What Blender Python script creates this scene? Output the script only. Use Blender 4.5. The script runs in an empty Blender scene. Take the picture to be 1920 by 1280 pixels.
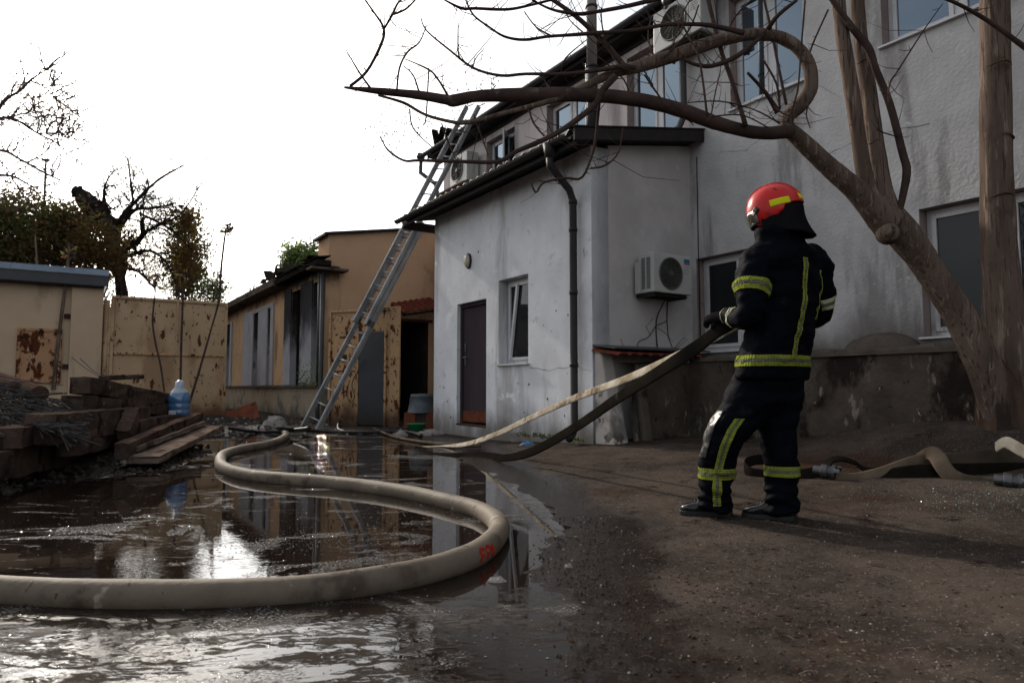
import bpy, bmesh, math, random
import numpy as np
from mathutils import Vector, Matrix, noise as mnoise
from mathutils.bvhtree import BVHTree
random.seed(7)
S = bpy.context.scene
C = S.collection
R = math.radians

# ------------------------------------------------------------------ camera
H = 0.78                       # lens height over the puddle
PITCH = math.atan(88 / 1280)
cam_d = bpy.data.cameras.new('camera')
cam_d.sensor_width = 36; cam_d.lens = 24
cam_d.clip_start = 0.05; cam_d.clip_end = 2000
cam_d.dof.use_dof = True; cam_d.dof.focus_distance = 4.3; cam_d.dof.aperture_fstop = 4.0
cam = bpy.data.objects.new('camera', cam_d); C.objects.link(cam)
cam.location = (0, 0, H); cam.rotation_euler = (R(90) + PITCH, 0, 0)
S.camera = cam
S.render.resolution_x = 1920; S.render.resolution_y = 1280

# ------------------------------------------------------------------ sky and sun
SUN_AZ, SUN_EL = R(37.5), R(29)      # azimuth to the left of the view direction
world = bpy.data.worlds.new('World'); S.world = world; world.use_nodes = True
nt = world.node_tree; nt.nodes.clear()
sky = nt.nodes.new('ShaderNodeTexSky'); sky.sky_type = 'NISHITA'; sky.sun_disc = False
sky.sun_elevation = SUN_EL; sky.sun_rotation = -SUN_AZ
sky.air_density = 1.2; sky.dust_density = 4.0; sky.ozone_density = 1.0
tc = nt.nodes.new('ShaderNodeTexCoord')
mp = nt.nodes.new('ShaderNodeMapping'); mp.inputs['Scale'].default_value = (1.0, 1.0, 2.6)
nz = nt.nodes.new('ShaderNodeTexNoise'); nz.inputs['Scale'].default_value = 1.7; nz.inputs['Detail'].default_value = 7; nz.inputs['Roughness'].default_value = .58
cr = nt.nodes.new('ShaderNodeMapRange'); cr.inputs['From Min'].default_value = .36; cr.inputs['From Max'].default_value = .60
cr.inputs['To Min'].default_value = 0.25; cr.inputs['To Max'].default_value = .85
# thin cloud: scatters the light of the sky behind it, so it takes the sky's own brightness
bw = nt.nodes.new('ShaderNodeRGBToBW')
mul = nt.nodes.new('ShaderNodeMath'); mul.operation = 'MULTIPLY_ADD'; mul.inputs[1].default_value = 1.2; mul.inputs[2].default_value = 2.8
cmb = nt.nodes.new('ShaderNodeCombineColor')
mx = nt.nodes.new('ShaderNodeMix'); mx.data_type = 'RGBA'
bg = nt.nodes.new('ShaderNodeBackground'); bg.inputs['Strength'].default_value = 0.12
out = nt.nodes.new('ShaderNodeOutputWorld')
L = nt.links.new
L(tc.outputs['Generated'], mp.inputs['Vector']); L(mp.outputs[0], nz.inputs['Vector']); L(nz.outputs['Fac'], cr.inputs['Value'])
L(sky.outputs[0], bw.inputs[0]); L(bw.outputs[0], mul.inputs[0])
for k in range(3): L(mul.outputs[0], cmb.inputs[k])
L(cr.outputs[0], mx.inputs['Factor']); L(sky.outputs[0], mx.inputs['A']); L(cmb.outputs[0], mx.inputs['B'])
L(mx.outputs['Result'], bg.inputs['Color']); L(bg.outputs[0], out.inputs['Surface'])

sd = bpy.data.lights.new('sun', 'SUN'); sd.energy = 2.6; sd.angle = R(1.2); sd.color = (1, .9, .76)
sun = bpy.data.objects.new('sun', sd); C.objects.link(sun)
sdir = Vector((-math.sin(SUN_AZ) * math.cos(SUN_EL), math.cos(SUN_AZ) * math.cos(SUN_EL), math.sin(SUN_EL)))
sun.rotation_euler = sdir.to_track_quat('Z', 'Y').to_euler(); sun.location = (-20, 30, 25)
S.view_settings.view_transform = 'Standard'; S.view_settings.look = 'None'
S.view_settings.exposure = 0.42; S.view_settings.gamma = 1

# ------------------------------------------------------------------ measuring helpers
UX, UY = -0.546, 0.8378       # along the street fronts, away from the lens
VX, VY = 0.8378, 0.546        # square to them, into the buildings
def P(u, v, z): return Vector((u*UX + v*VX, u*UY + v*VY, z))
def ray(px, py):
    x = (px - 960) / 1280; y = (640 - py) / 1280
    return Vector((x, math.cos(PITCH) - y*math.sin(PITCH), math.sin(PITCH) + y*math.cos(PITCH)))
def at(px, py, Y):                       # the point at distance Y in front of the lens
    r = ray(px, py); t = Y / r.y
    return Vector((r.x*t, Y, H + r.z*t))
def gz(px, py, z=0.0):                   # the point on the level z
    r = ray(px, py); t = (z - H) / r.z
    return Vector((r.x*t, r.y*t, z))
def uz(px, py, v):                       # (u, z) on the wall plane v
    r = ray(px, py); t = v / (r.x*VX + r.y*VY)
    return ((r.x*UX + r.y*UY)*t, H + r.z*t)
def vz(px, py, u):                       # (v, z) on the wall plane u
    r = ray(px, py); t = u / (r.x*UX + r.y*UY)
    return ((r.x*VX + r.y*VY)*t, H + r.z*t)

# ------------------------------------------------------------------ mesh helpers
class MB:
    def __init__(s): s.v = []; s.f = []; s.m = []
    def add(s, vs, fs, m=0):
        o = len(s.v); s.v += [tuple(p) for p in vs]
        for f in fs: s.f.append([i + o for i in f]); s.m.append(m)
        return s
    def hexa(s, p, m=0):                 # eight corners, bottom ring then top ring
        return s.add(p, [(0,1,2,3), (7,6,5,4), (0,4,5,1), (1,5,6,2), (2,6,7,3), (3,7,4,0)], m)
    def boxf(s, o, a, b, c, m=0):        # corner and three edge vectors
        o = Vector(o); a = Vector(a); b = Vector(b); c = Vector(c)
        return s.hexa([o, o+a, o+a+b, o+b, o+c, o+a+c, o+a+b+c, o+b+c], m)
    def box(s, u0, u1, v0, v1, z0, z1, m=0):   # in the street frame
        return s.hexa([P(u0,v0,z0), P(u1,v0,z0), P(u1,v1,z0), P(u0,v1,z0), P(u0,v0,z1), P(u1,v0,z1), P(u1,v1,z1), P(u0,v1,z1)], m)
    def boxc(s, c, ax, ay, az, m=0):     # centre and half vectors
        c = Vector(c); ax = Vector(ax); ay = Vector(ay); az = Vector(az)
        return s.boxf(c-ax-ay-az, ax*2, ay*2, az*2, m)
    def rings(s, rs, cap=True, m=0, closed=True):
        n = len(rs[0]); vs = [p for r in rs for p in r]; fs = []
        for i in range(len(rs)-1):
            for j in range(n if closed else n-1):
                k = (j+1) % n
                fs.append((i*n+j, i*n+k, (i+1)*n+k, (i+1)*n+j))
        if cap and closed:
            fs.append(tuple(range(n))[::-1]); fs.append(tuple((len(rs)-1)*n + j for j in range(n)))
        return s.add(vs, fs, m)
    def tube(s, pts, rad, n=8, m=0, cap=True, flat=None, wob=0):
        pts = [Vector(p) for p in pts]
        if not hasattr(rad, '__len__'): rad = [rad]*len(pts)
        rs = []; nrm = None
        for i, p in enumerate(pts):
            t = (pts[min(i+1, len(pts)-1)] - pts[max(i-1, 0)])
            if t.length < 1e-9: t = Vector((0,0,1))
            t.normalize()
            if nrm is None:
                nrm = t.orthogonal().normalized()
            nrm = (nrm - t*nrm.dot(t))
            if nrm.length < 1e-6: nrm = t.orthogonal()
            nrm.normalize(); b = t.cross(nrm)
            w = 1 + (random.uniform(-wob, wob) if wob else 0)
            rs.append([p + (nrm*math.cos(2*math.pi*j/n) + b*math.sin(2*math.pi*j/n))*rad[i]*w for j in range(n)])
        return s.rings(rs, cap, m)
    def ribbon(s, pts, wid, thick, sides, m=0, n=12):   # flat hose: sides = the wide direction at each point
        rs = []
        for i, p in enumerate(pts):
            t = (Vector(pts[min(i+1, len(pts)-1)]) - Vector(pts[max(i-1, 0)])).normalized()
            a = Vector(sides[i]); a = (a - t*a.dot(t)).normalized(); b = t.cross(a)
            w = wid[i] if hasattr(wid, '__len__') else wid
            r = []
            for j in range(n):
                c_, s_ = math.cos(2*math.pi*j/n), math.sin(2*math.pi*j/n)
                r.append(Vector(p) + a*(w/2)*math.copysign(abs(c_)**.8, c_) + b*(thick/2)*math.copysign(abs(s_)**.6, s_))
            rs.append(r)
        return s.rings(rs, True, m)
def smooth_path(pts, k=6):               # Catmull-Rom through points (tuples of any length)
    pts = [np.array(p, float) for p in pts]; out = []
    for i in range(len(pts)-1):
        p0 = pts[max(i-1, 0)]; p1 = pts[i]; p2 = pts[i+1]; p3 = pts[min(i+2, len(pts)-1)]
        for j in range(k):
            t = j/k
            out.append(.5*((2*p1) + (-p0+p2)*t + (2*p0-5*p1+4*p2-p3)*t*t + (-p0+3*p1-3*p2+p3)*t**3))
    out.append(pts[-1]); return out
def link(name, me, parent=None):
    o = bpy.data.objects.new(name, me); C.objects.link(o)
    if parent: o.parent = parent
    return o
def obj(name, mb, mats, parent=None, smooth=False, base=None, bevel=0, recalc=True):
    """one mesh object; vertices are given in world space"""
    if not isinstance(mats, (list, tuple)): mats = [mats]
    if parent is not None:
        b = Vector(parent.location); pp = parent
        while pp.parent is not None: pp = pp.parent; b += Vector(pp.location)
    else:
        b = Vector(base) if base is not None else Vector((0,0,0))
    me = bpy.data.meshes.new(name)
    me.from_pydata([(p[0]-b.x, p[1]-b.y, p[2]-b.z) for p in mb.v], [], mb.f)
    for m in mats: me.materials.append(m)
    me.polygons.foreach_set('material_index', mb.m)
    if recalc:
        bm = bmesh.new(); bm.from_mesh(me); bmesh.ops.recalc_face_normals(bm, faces=bm.faces); bm.to_mesh(me); bm.free()
    if smooth: me.polygons.foreach_set('use_smooth', [True]*len(me.polygons))
    me.update()
    o = link(name, me, parent)
    if parent is None: o.location = b
    if bevel:
        md = o.modifiers.new('bevel', 'BEVEL'); md.width = bevel; md.segments = 2; md.limit_method = 'ANGLE'
    return o
def tag(o, label=None, cat=None, group=None, kind=None):
    if label: o['label'] = label
    if cat: o['category'] = cat
    if group: o['group'] = group
    if kind: o['kind'] = kind
    return o
def thing(name, label, cat, loc, group=None):
    o = bpy.data.objects.new(name, None); C.objects.link(o); o.location = loc; o.empty_display_size = .1
    return tag(o, label, cat, group)

# ------------------------------------------------------------------ materials
def mat(name, c, c2=None, scale=4, rough=.8, bump=.15, bscale=60, metal=0, spec=0, layers=(), coat=0, stretch=1, dirt=None, rough2=None, sheen=0):
    """c/c2 mottled by noise; layers: (colour, scale, threshold, softness, (sx,sy,sz), roughness); dirt: (colour, z0, z1) splashes on a wall foot"""
    m = bpy.data.materials.new(name); m.use_nodes = True; t = m.node_tree; N = t.nodes; K = t.links.new
    b = N['Principled BSDF']
    tcn = N.new('ShaderNodeTexCoord'); geo = N.new('ShaderNodeNewGeometry')
    def noise(sc, det=6, st=(1,1,1), ro=.6, dis=0):
        mpp = N.new('ShaderNodeMapping'); mpp.inputs['Scale'].default_value = st
        mpp.inputs['Location'].default_value = (random.uniform(0,9),)*3
        K(tcn.outputs['Object'], mpp.inputs[0])
        n = N.new('ShaderNodeTexNoise'); n.inputs['Scale'].default_value = sc; n.inputs['Detail'].default_value = det
        n.inputs['Roughness'].default_value = ro; n.inputs['Distortion'].default_value = dis
        K(mpp.outputs[0], n.inputs['Vector']); return n.outputs['Fac']
    def ramp(src, lo, hi):
        r = N.new('ShaderNodeMapRange'); r.interpolation_type = 'SMOOTHSTEP'
        r.inputs['From Min'].default_value = lo; r.inputs['From Max'].default_value = hi; K(src, r.inputs['Value']); return r.outputs[0]
    def mix(f, a, bb):
        x = N.new('ShaderNodeMix'); x.data_type = 'RGBA'; K(f, x.inputs['Factor'])
        for s_, val in (('A', a), ('B', bb)):
            if isinstance(val, tuple): x.inputs[s_].default_value = (*val, 1)
            else: K(val, x.inputs[s_])
        return x.outputs['Result']
    c2 = c2 or tuple(x*.8 for x in c)
    col = mix(ramp(noise(scale, 8, (1,1,stretch)), .3, .7), c, c2)
    rsock = None
    for ly in layers:
        colr, sc, th, so = ly[:4]; st = ly[4] if len(ly) > 4 else (1,1,1)
        msk = ramp(noise(sc, 8, st, .62), th, th+so)
        col = mix(msk, col, colr)
        if len(ly) > 5:
            x = N.new('ShaderNodeMix'); K(msk, x.inputs['Factor']); x.inputs['B'].default_value = ly[5]
            if rsock is None: x.inputs['A'].default_value = rough
            else: K(rsock, x.inputs['A'])
            rsock = x.outputs['Result']
    if dirt:
        sp = N.new('ShaderNodeSeparateXYZ'); K(geo.outputs['Position'], sp.inputs[0])
        nn = noise(2.2, 7, (1,1,.6)); ma = N.new('ShaderNodeMath'); ma.operation = 'MULTIPLY_ADD'; ma.inputs[1].default_value = -(dirt[2]-dirt[1])*1.6
        K(nn, ma.inputs[0]); K(sp.outputs['Z'], ma.inputs[2])
        off = (dirt[2]-dirt[1])*.8
        inv = N.new('ShaderNodeMapRange'); inv.interpolation_type = 'SMOOTHSTEP'
        inv.inputs['From Min'].default_value = dirt[1]-off; inv.inputs['From Max'].default_value = dirt[2]-off
        inv.inputs['To Min'].default_value = .9; inv.inputs['To Max'].default_value = 0; K(ma.outputs[0], inv.inputs['Value'])
        col = mix(inv.outputs[0], col, dirt[0])
    K(col, b.inputs['Base Color'])
    if rsock is not None: K(rsock, b.inputs['Roughness'])
    elif rough2 is not None:
        r = N.new('ShaderNodeMapRange'); r.inputs['From Min'].default_value = .35; r.inputs['From Max'].default_value = .65
        r.inputs['To Min'].default_value = rough; r.inputs['To Max'].default_value = rough2; K(noise(scale*1.7), r.inputs['Value']); K(r.outputs[0], b.inputs['Roughness'])
    else: b.inputs['Roughness'].default_value = rough
    b.inputs['Metallic'].default_value = metal; b.inputs['Specular IOR Level'].default_value = spec
    b.inputs['Coat Weight'].default_value = coat; b.inputs['Sheen Weight'].default_value = sheen
    if bump:
        bp = N.new('ShaderNodeBump'); bp.inputs['Strength'].default_value = min(1, bump*1.2); bp.inputs['Distance'].default_value = .22/bscale
        K(noise(bscale, 2, (1,1,stretch), .45), bp.inputs['Height']); K(bp.outputs[0], b.inputs['Normal'])
    return m
SOOT = (.012, .011, .011)
RUST = (.09, .028, .012); RUSTD = (.045, .02, .014)
M = {}
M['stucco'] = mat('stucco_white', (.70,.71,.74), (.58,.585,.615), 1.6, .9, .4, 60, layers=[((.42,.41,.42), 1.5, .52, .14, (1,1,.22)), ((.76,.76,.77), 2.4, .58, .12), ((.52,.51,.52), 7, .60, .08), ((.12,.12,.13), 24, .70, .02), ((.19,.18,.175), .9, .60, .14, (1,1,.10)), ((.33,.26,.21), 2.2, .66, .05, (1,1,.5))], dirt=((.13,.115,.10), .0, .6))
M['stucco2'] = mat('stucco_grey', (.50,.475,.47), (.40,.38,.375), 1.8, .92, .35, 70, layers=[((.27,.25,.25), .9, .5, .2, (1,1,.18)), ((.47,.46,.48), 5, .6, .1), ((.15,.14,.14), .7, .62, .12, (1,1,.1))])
M['stucco3'] = mat('stucco_rough', (.49,.485,.49), (.40,.395,.40), 2.6, .95, .9, 30, layers=[((.25,.24,.24), 1.6, .52, .12, (1,1,.22)), ((.52,.515,.52), 12, .60, .16), ((.38,.37,.37), 18, .64, .10), ((.14,.13,.13), .8, .64, .1, (1,1,.1))], dirt=((.12,.105,.095), 1.15, 1.7))
M['stucco4'] = mat('stucco_upper', (.60,.55,.54), (.50,.455,.445), 1.5, .95, .5, 40, layers=[((.27,.24,.235), 1.0, .52, .16, (1,1,.16)), ((.16,.13,.12), 2.2, .66, .06, (1,1,.12)), ((.48,.45,.45), 6, .6, .1)])
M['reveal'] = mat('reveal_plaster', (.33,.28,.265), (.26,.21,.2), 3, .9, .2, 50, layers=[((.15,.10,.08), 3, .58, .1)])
M['orange'] = mat('render_orange', (.52,.34,.22), (.46,.295,.185), 1.2, .9, .12, 80, layers=[((.26,.16,.10), .8, .55, .12, (1,1,.6)), ((.50,.35,.23), 5, .64, .1)])
M['peach'] = mat('render_peach', (.50,.33,.20), (.42,.28,.17), 1.6, .9, .15, 80, layers=[((.24,.17,.12), 1.6, .58, .1, (1,1,.3)), ((.09,.05,.04), 14, .70, .03)])
M['beige'] = mat('render_beige', (.50,.38,.265), (.44,.33,.225), 1.0, .9, .15, 60, layers=[((.30,.22,.16), .9, .56, .12, (1,1,.3)), ((.16,.11,.08), 20, .73, .03)])
M['plinth'] = mat('plinth_render', (.30,.25,.19), (.24,.2,.15), 1.6, .9, .3, 40, layers=[((.13,.12,.10), 1.6, .54, .12), ((.36,.34,.31), 2, .62, .1)], dirt=((.07,.065,.06), .0, .45))
M['pilaster'] = mat('pilaster_paint', (.36,.36,.385), (.30,.30,.33), 1.6, .85, .1, 60, layers=[((.2,.19,.19), 1.6, .56, .12, (1,1,.3))])
M['pilsoot'] = mat('pilaster_scorched', (.33,.33,.355), (.27,.27,.30), 2, .85, .15, 60, layers=[((.10,.09,.085), 3, .55, .1, (1,1,.3))], dirt=((.012,.011,.010), 2.45, 1.5))
M['peachsoot'] = mat('peach_scorched', (.50,.33,.20), (.42,.28,.17), 1.6, .9, .15, 80, layers=[((.24,.17,.12), 1.6, .58, .1, (1,1,.3)), ((.05,.03,.022), 9, .64, .03)], dirt=((.014,.012,.011), 3.3, 2.95))
M['soot'] = mat('sooty_plaster', (.024,.02,.018), (.06,.04,.032), 2, .95, .5, 40, layers=[((.13,.09,.07), 1.8, .62, .06)])
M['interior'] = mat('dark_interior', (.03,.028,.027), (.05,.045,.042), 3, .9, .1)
M['charred'] = mat('charred_wood', (.010,.009,.008), (.022,.019,.017), 9, .95, .8, 30, layers=[((.09,.08,.075), 9, .70, .04)])
M['gate'] = mat('gate_paint', (.46,.325,.20), (.40,.28,.17), 1.2, .55, .12, 30, layers=[((.30,.19,.11), 1.4, .52, .14, (1,1,.4)), (RUST, 5, .58, .04, (1,1,.45), .9), (RUSTD, 13, .62, .03, (1,1,.6), .9)], dirt=((.09,.035,.018), .1, .75), spec=0.12)
M['gate2'] = mat('gate_paint_worn', (.46,.29,.155), (.39,.245,.135), 1.5, .55, .15, 30, layers=[(RUST, 6, .57, .04, (1,1,.5), .9), (RUSTD, 16, .58, .03, (1,1,.7), .9)], dirt=((.05,.025,.018), .05, .7), spec=0.12)
M['hatch'] = mat('rusty_hatch', (.42,.25,.15), (.36,.2,.11), 3, .6, .3, 30, layers=[(RUST, 5, .47, .05, (1,1,.6), .9), (RUSTD, 9, .55, .04, (1,1,.6), .9)])
M['rust'] = mat('rust_iron', (.10,.04,.02), (.06,.028,.018), 8, .9, .4, 40)
M['darkdoor'] = mat('door_grey_steel', (.042,.044,.052), (.032,.034,.04), 2, .38, .04, 30, layers=[((.02,.018,.017), 2.2, .52, .2, (1,1,.4))], dirt=((.016,.014,.013), .0, .6), spec=0.3)
M['browndoor'] = mat('door_brown', (.060,.048,.055), (.048,.036,.042), 3, .6, .15, 40, stretch=.15, layers=[((.1,.05,.032), 3, .64, .06, (1,1,.3))], dirt=((.12,.045,.022), .2, .5))
M['pvc'] = mat('window_pvc', (.56,.56,.58), (.48,.48,.495), 4, .4, .02, spec=.3, layers=[((.28,.27,.26), 4, .6, .1, (1,1,.3))])
M['rooftile'] = mat('roof_sheet_brown', (.055,.028,.024), (.035,.022,.02), 5, .5, .15, 40, layers=[((.09,.06,.055), 4, .6, .1)], spec=0.15)
M['rooftrim'] = mat('roof_trim_black', (.016,.014,.014), (.026,.02,.019), 4, .75, .1, spec=.25)
M['slate'] = mat('corrugated_sheet_dark', (.030,.032,.034), (.05,.048,.046), 3, .65, .4, 40, layers=[((.10,.10,.095), 6, .66, .06)], spec=0.12)
M['bluesheet'] = mat('roof_sheet_blue', (.13,.17,.22), (.10,.13,.17), 2, .4, .05, layers=[((.06,.065,.075), 2, .58, .1, (1,1,.5))], spec=0.35)
M['redtile'] = mat('clay_red_tile', (.16,.042,.028), (.10,.03,.022), 9, .8, .3, 50, layers=[((.05,.03,.025), 6, .58, .08)])
M['pipe'] = mat('drain_pipe_grey', (.055,.058,.064), (.038,.04,.045), 4, .45, .05, layers=[((.12,.12,.12), 5, .66, .08, (1,1,.3))], spec=0.3)
M['flue'] = mat('flue_zinc', (.30,.28,.26), (.22,.20,.185), 6, .45, .1, metal=.5, stretch=.2)
M['flue2'] = mat('flue_wrap_dark', (.020,.019,.021), (.03,.028,.028), 5, .6, .3, spec=0.2)
M['acwhite'] = mat('ac_casing_white', (.45,.45,.44), (.38,.38,.37), 2, .45, .02, layers=[((.24,.23,.21), 3, .6, .12, (1,1,.3))], spec=0.3)
M['acdark'] = mat('ac_grille_dark', (.05,.05,.046), (.035,.035,.032), 6, .6, .1)
M['acfan'] = mat('ac_fan_grille', (.085,.082,.075), (.065,.062,.056), 3, .5, .05, spec=.3)
M['lampglass'] = mat('lamp_opal_glass', (.40,.36,.28), (.34,.30,.23), 5, .3, .02, spec=0.5)
M['blue'] = mat('label_blue', (.03,.16,.23), None, 4, .5, 0)
M['pink'] = mat('label_pink', (.42,.10,.14), None, 4, .5, 0)
M['white'] = mat('label_white', (.55,.55,.55), None, 4, .5, 0)
M['grey'] = mat('label_grey', (.2,.2,.2), None, 4, .5, 0)
M['concrete'] = mat('retaining_concrete', (.095,.077,.063), (.055,.045,.038), 2.6, .95, 1.0, 18, layers=[((.022,.018,.016), 2.0, .50, .1, (1,1,.6)), ((.20,.17,.145), 4.4, .58, .07, (1,1,.4)), ((.30,.27,.24), 9, .66, .04, (1,1,.5)), ((.015,.013,.012), 12, .64, .04)])
M['concretetop'] = mat('coping_concrete', (.115,.095,.08), (.07,.06,.05), 4, .95, .8, 30, layers=[((.03,.028,.025), 3, .56, .1)])
M['whitewash'] = mat('whitewash_peeling', (.48,.45,.42), (.38,.35,.33), 3, .95, .6, 30, layers=[((.10,.085,.075), 3.5, .57, .05), ((.2,.18,.16), 1.5, .55, .1)])
M['brick'] = mat('old_brick', (.12,.05,.035), (.07,.035,.028), 12, .9, .5, 50)
M['brickw'] = mat('old_brick_limed', (.26,.24,.22), (.18,.16,.15), 12, .9, .5, 50)
M['alu'] = mat('ladder_aluminium', (.36,.365,.37), (.24,.245,.25), 7, .5, .1, metal=.55, stretch=.3, rough2=.7)
M['hose'] = mat('hose_canvas_rubber', (.155,.125,.094), (.105,.083,.062), 3, .65, .35, 45, spec=.13, layers=[((.065,.048,.036), 4, .52, .14), ((.035,.027,.022), 15, .63, .05), ((.26,.22,.17), 8, .62, .08)])
M['flathose'] = mat('flat_hose_canvas', (.13,.10,.072), (.08,.06,.043), 5, .95, .5, 120, layers=[((.07,.055,.042), 4, .56, .1)])
M['flathosel'] = mat('flat_hose_pale', (.45,.41,.34), (.22,.175,.12), 5, .9, .5, 120, layers=[((.15,.11,.075), 5, .52, .1)])
M['flathosed'] = mat('flat_hose_dark_shaded', (.014,.012,.010), (.008,.007,.006), 5, .9, .5, 120, layers=[((.04,.032,.024), 4, .66, .1)])  # near-black colour holds the lower hose's shaded underside; heap hoses share it
M['flathosem'] = mat('flat_hose_brown', (.06,.047,.035), (.035,.028,.021), 5, .9, .5, 120, layers=[((.11,.088,.063), 4, .62, .1)])
M['coupling'] = mat('coupling_alloy', (.16,.16,.165), (.09,.09,.093), 12, .38, .2, metal=.8)
M['redpaint'] = mat('hose_red_paint', (.36,.03,.018), (.24,.024,.016), 30, .6, .1, layers=[((.28,.23,.17), 40, .58, .03)])
M['wood'] = mat('old_beam_wood', (.092,.062,.049), (.040,.029,.024), 3, .85, .7, 24, stretch=1, layers=[((.025,.019,.017), 3.5, .52, .1), ((.17,.125,.10), 11, .63, .07)])
M['woodpale'] = mat('board_grey_wood', (.18,.135,.108), (.10,.073,.058), 5, .85, .5, 40, layers=[((.045,.034,.029), 4, .56, .09), ((.30,.26,.23), 12, .66, .05)])
M['woodred'] = mat('board_red_brown', (.17,.055,.03), (.10,.04,.026), 4, .8, .4, 40, layers=[((.04,.025,.02), 4, .58, .08)])
M['logend'] = mat('log_cut_end', (.10,.055,.035), (.06,.035,.025), 14, .9, .4)
M['reed'] = mat('ash_grey_strips', (.05,.046,.044), (.024,.022,.021), 14, .95, .4, layers=[((.2,.2,.2), 20, .68, .05)])
M['bluebottle'] = mat('bottle_blue_plastic', (.065,.155,.30), (.045,.115,.24), 7, .18, .1, 14, spec=.7, coat=.4)
M['clearfilm'] = mat('bottle_film_pale', (.40,.46,.52), (.25,.30,.36), 24, .25, .8, 25, spec=0.5)
M['tub'] = mat('tub_galvanised', (.10,.115,.13), (.06,.07,.08), 5, .5, .2, metal=.3, spec=0.3)
M['green'] = mat('basin_green_plastic', (.012,.17,.065), (.01,.12,.045), 4, .45, .05, spec=0.4)
M['bluerag'] = mat('blue_plastic_sheet', (.03,.15,.30), (.02,.1,.22), 8, .45, .4, spec=0.4)
M['rag'] = mat('pale_rag', (.28,.26,.25), (.18,.16,.15), 12, .9, .6, layers=[((.05,.045,.04), 8, .58, .08)])
M['ash'] = mat('dark_ash', (.03,.026,.024), (.055,.047,.042), 6, .9, .8, 30, layers=[((.14,.13,.125), 14, .66, .04)])
M['cable'] = mat('cable_black', (.012,.012,.012), (.02,.02,.02), 5, .5, .02, spec=0.3)
M['bark'] = mat('bark_light', (.15,.112,.09), (.082,.061,.05), 5, .9, 1.0, 30, stretch=.18, layers=[((.20,.155,.125), 22, .55, .08, (1,1,.10)), ((.065,.045,.036), 52, .54, .07, (1,1,.06)), ((.075,.052,.042), 2.6, .60, .12)])
M['barkbase'] = mat('bark_base_rough', (.10,.066,.048), (.05,.034,.027), 5, .95, 1.0, 26, stretch=.25, layers=[((.21,.15,.11), 9, .62, .08, (1,1,.3)), ((.035,.027,.023), 6, .55, .08, (1,1,.2))])
M['barkdark'] = mat('bark_dark', (.075,.052,.045), (.045,.033,.03), 6, .9, .6, 40, layers=[((.12,.09,.078), 7, .6, .1)])
M['barkblack'] = mat('bark_black', (.018,.015,.015), (.03,.025,.024), 5, .95, .5)
M['barkgrey'] = mat('bark_pale_grey', (.13,.10,.10), (.09,.07,.075), 5, .9, .3)
M['cut'] = mat('cut_wood', (.20,.13,.09), (.12,.08,.06), 20, .9, .3)
def leafmat(name, c, c2):
    m = mat(name, c, c2, 1.2, .7, 0); t = m.node_tree; N = t.nodes; b = N['Principled BSDF']; o = N['Material Output']
    tr = N.new('ShaderNodeBsdfTranslucent'); ms = N.new('ShaderNodeMixShader'); ms.inputs[0].default_value = .55
    src = b.inputs['Base Color'].links[0].from_socket; t.links.new(src, tr.inputs[0])
    t.links.new(b.outputs[0], ms.inputs[1]); t.links.new(tr.outputs[0], ms.inputs[2]); t.links.new(ms.outputs[0], o.inputs[0])
    return m
M['leafdk'] = leafmat('leaf_dark_olive', (.14,.125,.055), (.09,.07,.038))
M['leafbr'] = leafmat('leaf_brown', (.14,.075,.036), (.08,.045,.024))
M['leafgr'] = leafmat('leaf_green', (.12,.15,.052), (.08,.10,.038))
M['leafye'] = leafmat('leaf_yellow', (.15,.105,.025), (.09,.055,.02))
M['leaflt'] = leafmat('leaf_light_green', (.22,.30,.10), (.15,.21,.07))
M['leafbk'] = leafmat('leaf_black', (.02,.017,.015), (.03,.022,.02))
# glass pane: double glazing before a dark room
def glassmat(name, tint, room, ior=2.5):
    m = bpy.data.materials.new(name); m.use_nodes = True; t = m.node_tree; N = t.nodes; K = t.links.new
    for n in list(N): N.remove(n)
    o = N.new('ShaderNodeOutputMaterial'); mixs = N.new('ShaderNodeMixShader'); fr = N.new('ShaderNodeFresnel'); fr.inputs['IOR'].default_value = 2.5
    gl = N.new('ShaderNodeBsdfGlossy'); gl.inputs['Roughness'].default_value = .015; gl.inputs['Color'].default_value = (*tint, 1)
    df = N.new('ShaderNodeBsdfDiffuse'); df.inputs['Color'].default_value = (*room, 1)
    tcn = N.new('ShaderNodeTexCoord'); nn = N.new('ShaderNodeTexNoise'); nn.inputs['Scale'].default_value = 1.3
    bp = N.new('ShaderNodeBump'); bp.inputs['Strength'].default_value = .05; bp.inputs['Distance'].default_value = .02
    K(tcn.outputs['Object'], nn.inputs['Vector']); K(nn.outputs['Fac'], bp.inputs['Height']); K(bp.outputs[0], gl.inputs['Normal'])
    K(fr.outputs[0], mixs.inputs[0]); fr.inputs['IOR'].default_value = ior; K(df.outputs[0], mixs.inputs[1]); K(gl.outputs[0], mixs.inputs[2]); K(mixs.outputs[0], o.inputs['Surface'])
    return m
M['glass'] = glassmat('window_glass', (.62,.78,.95), (.018,.02,.022))
M['glasslow'] = glassmat('window_glass_dim', (.8,.85,.9), (.018,.02,.022), 1.35)  # reflection weakened to stand in for dark surroundings that are not modelled
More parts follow.
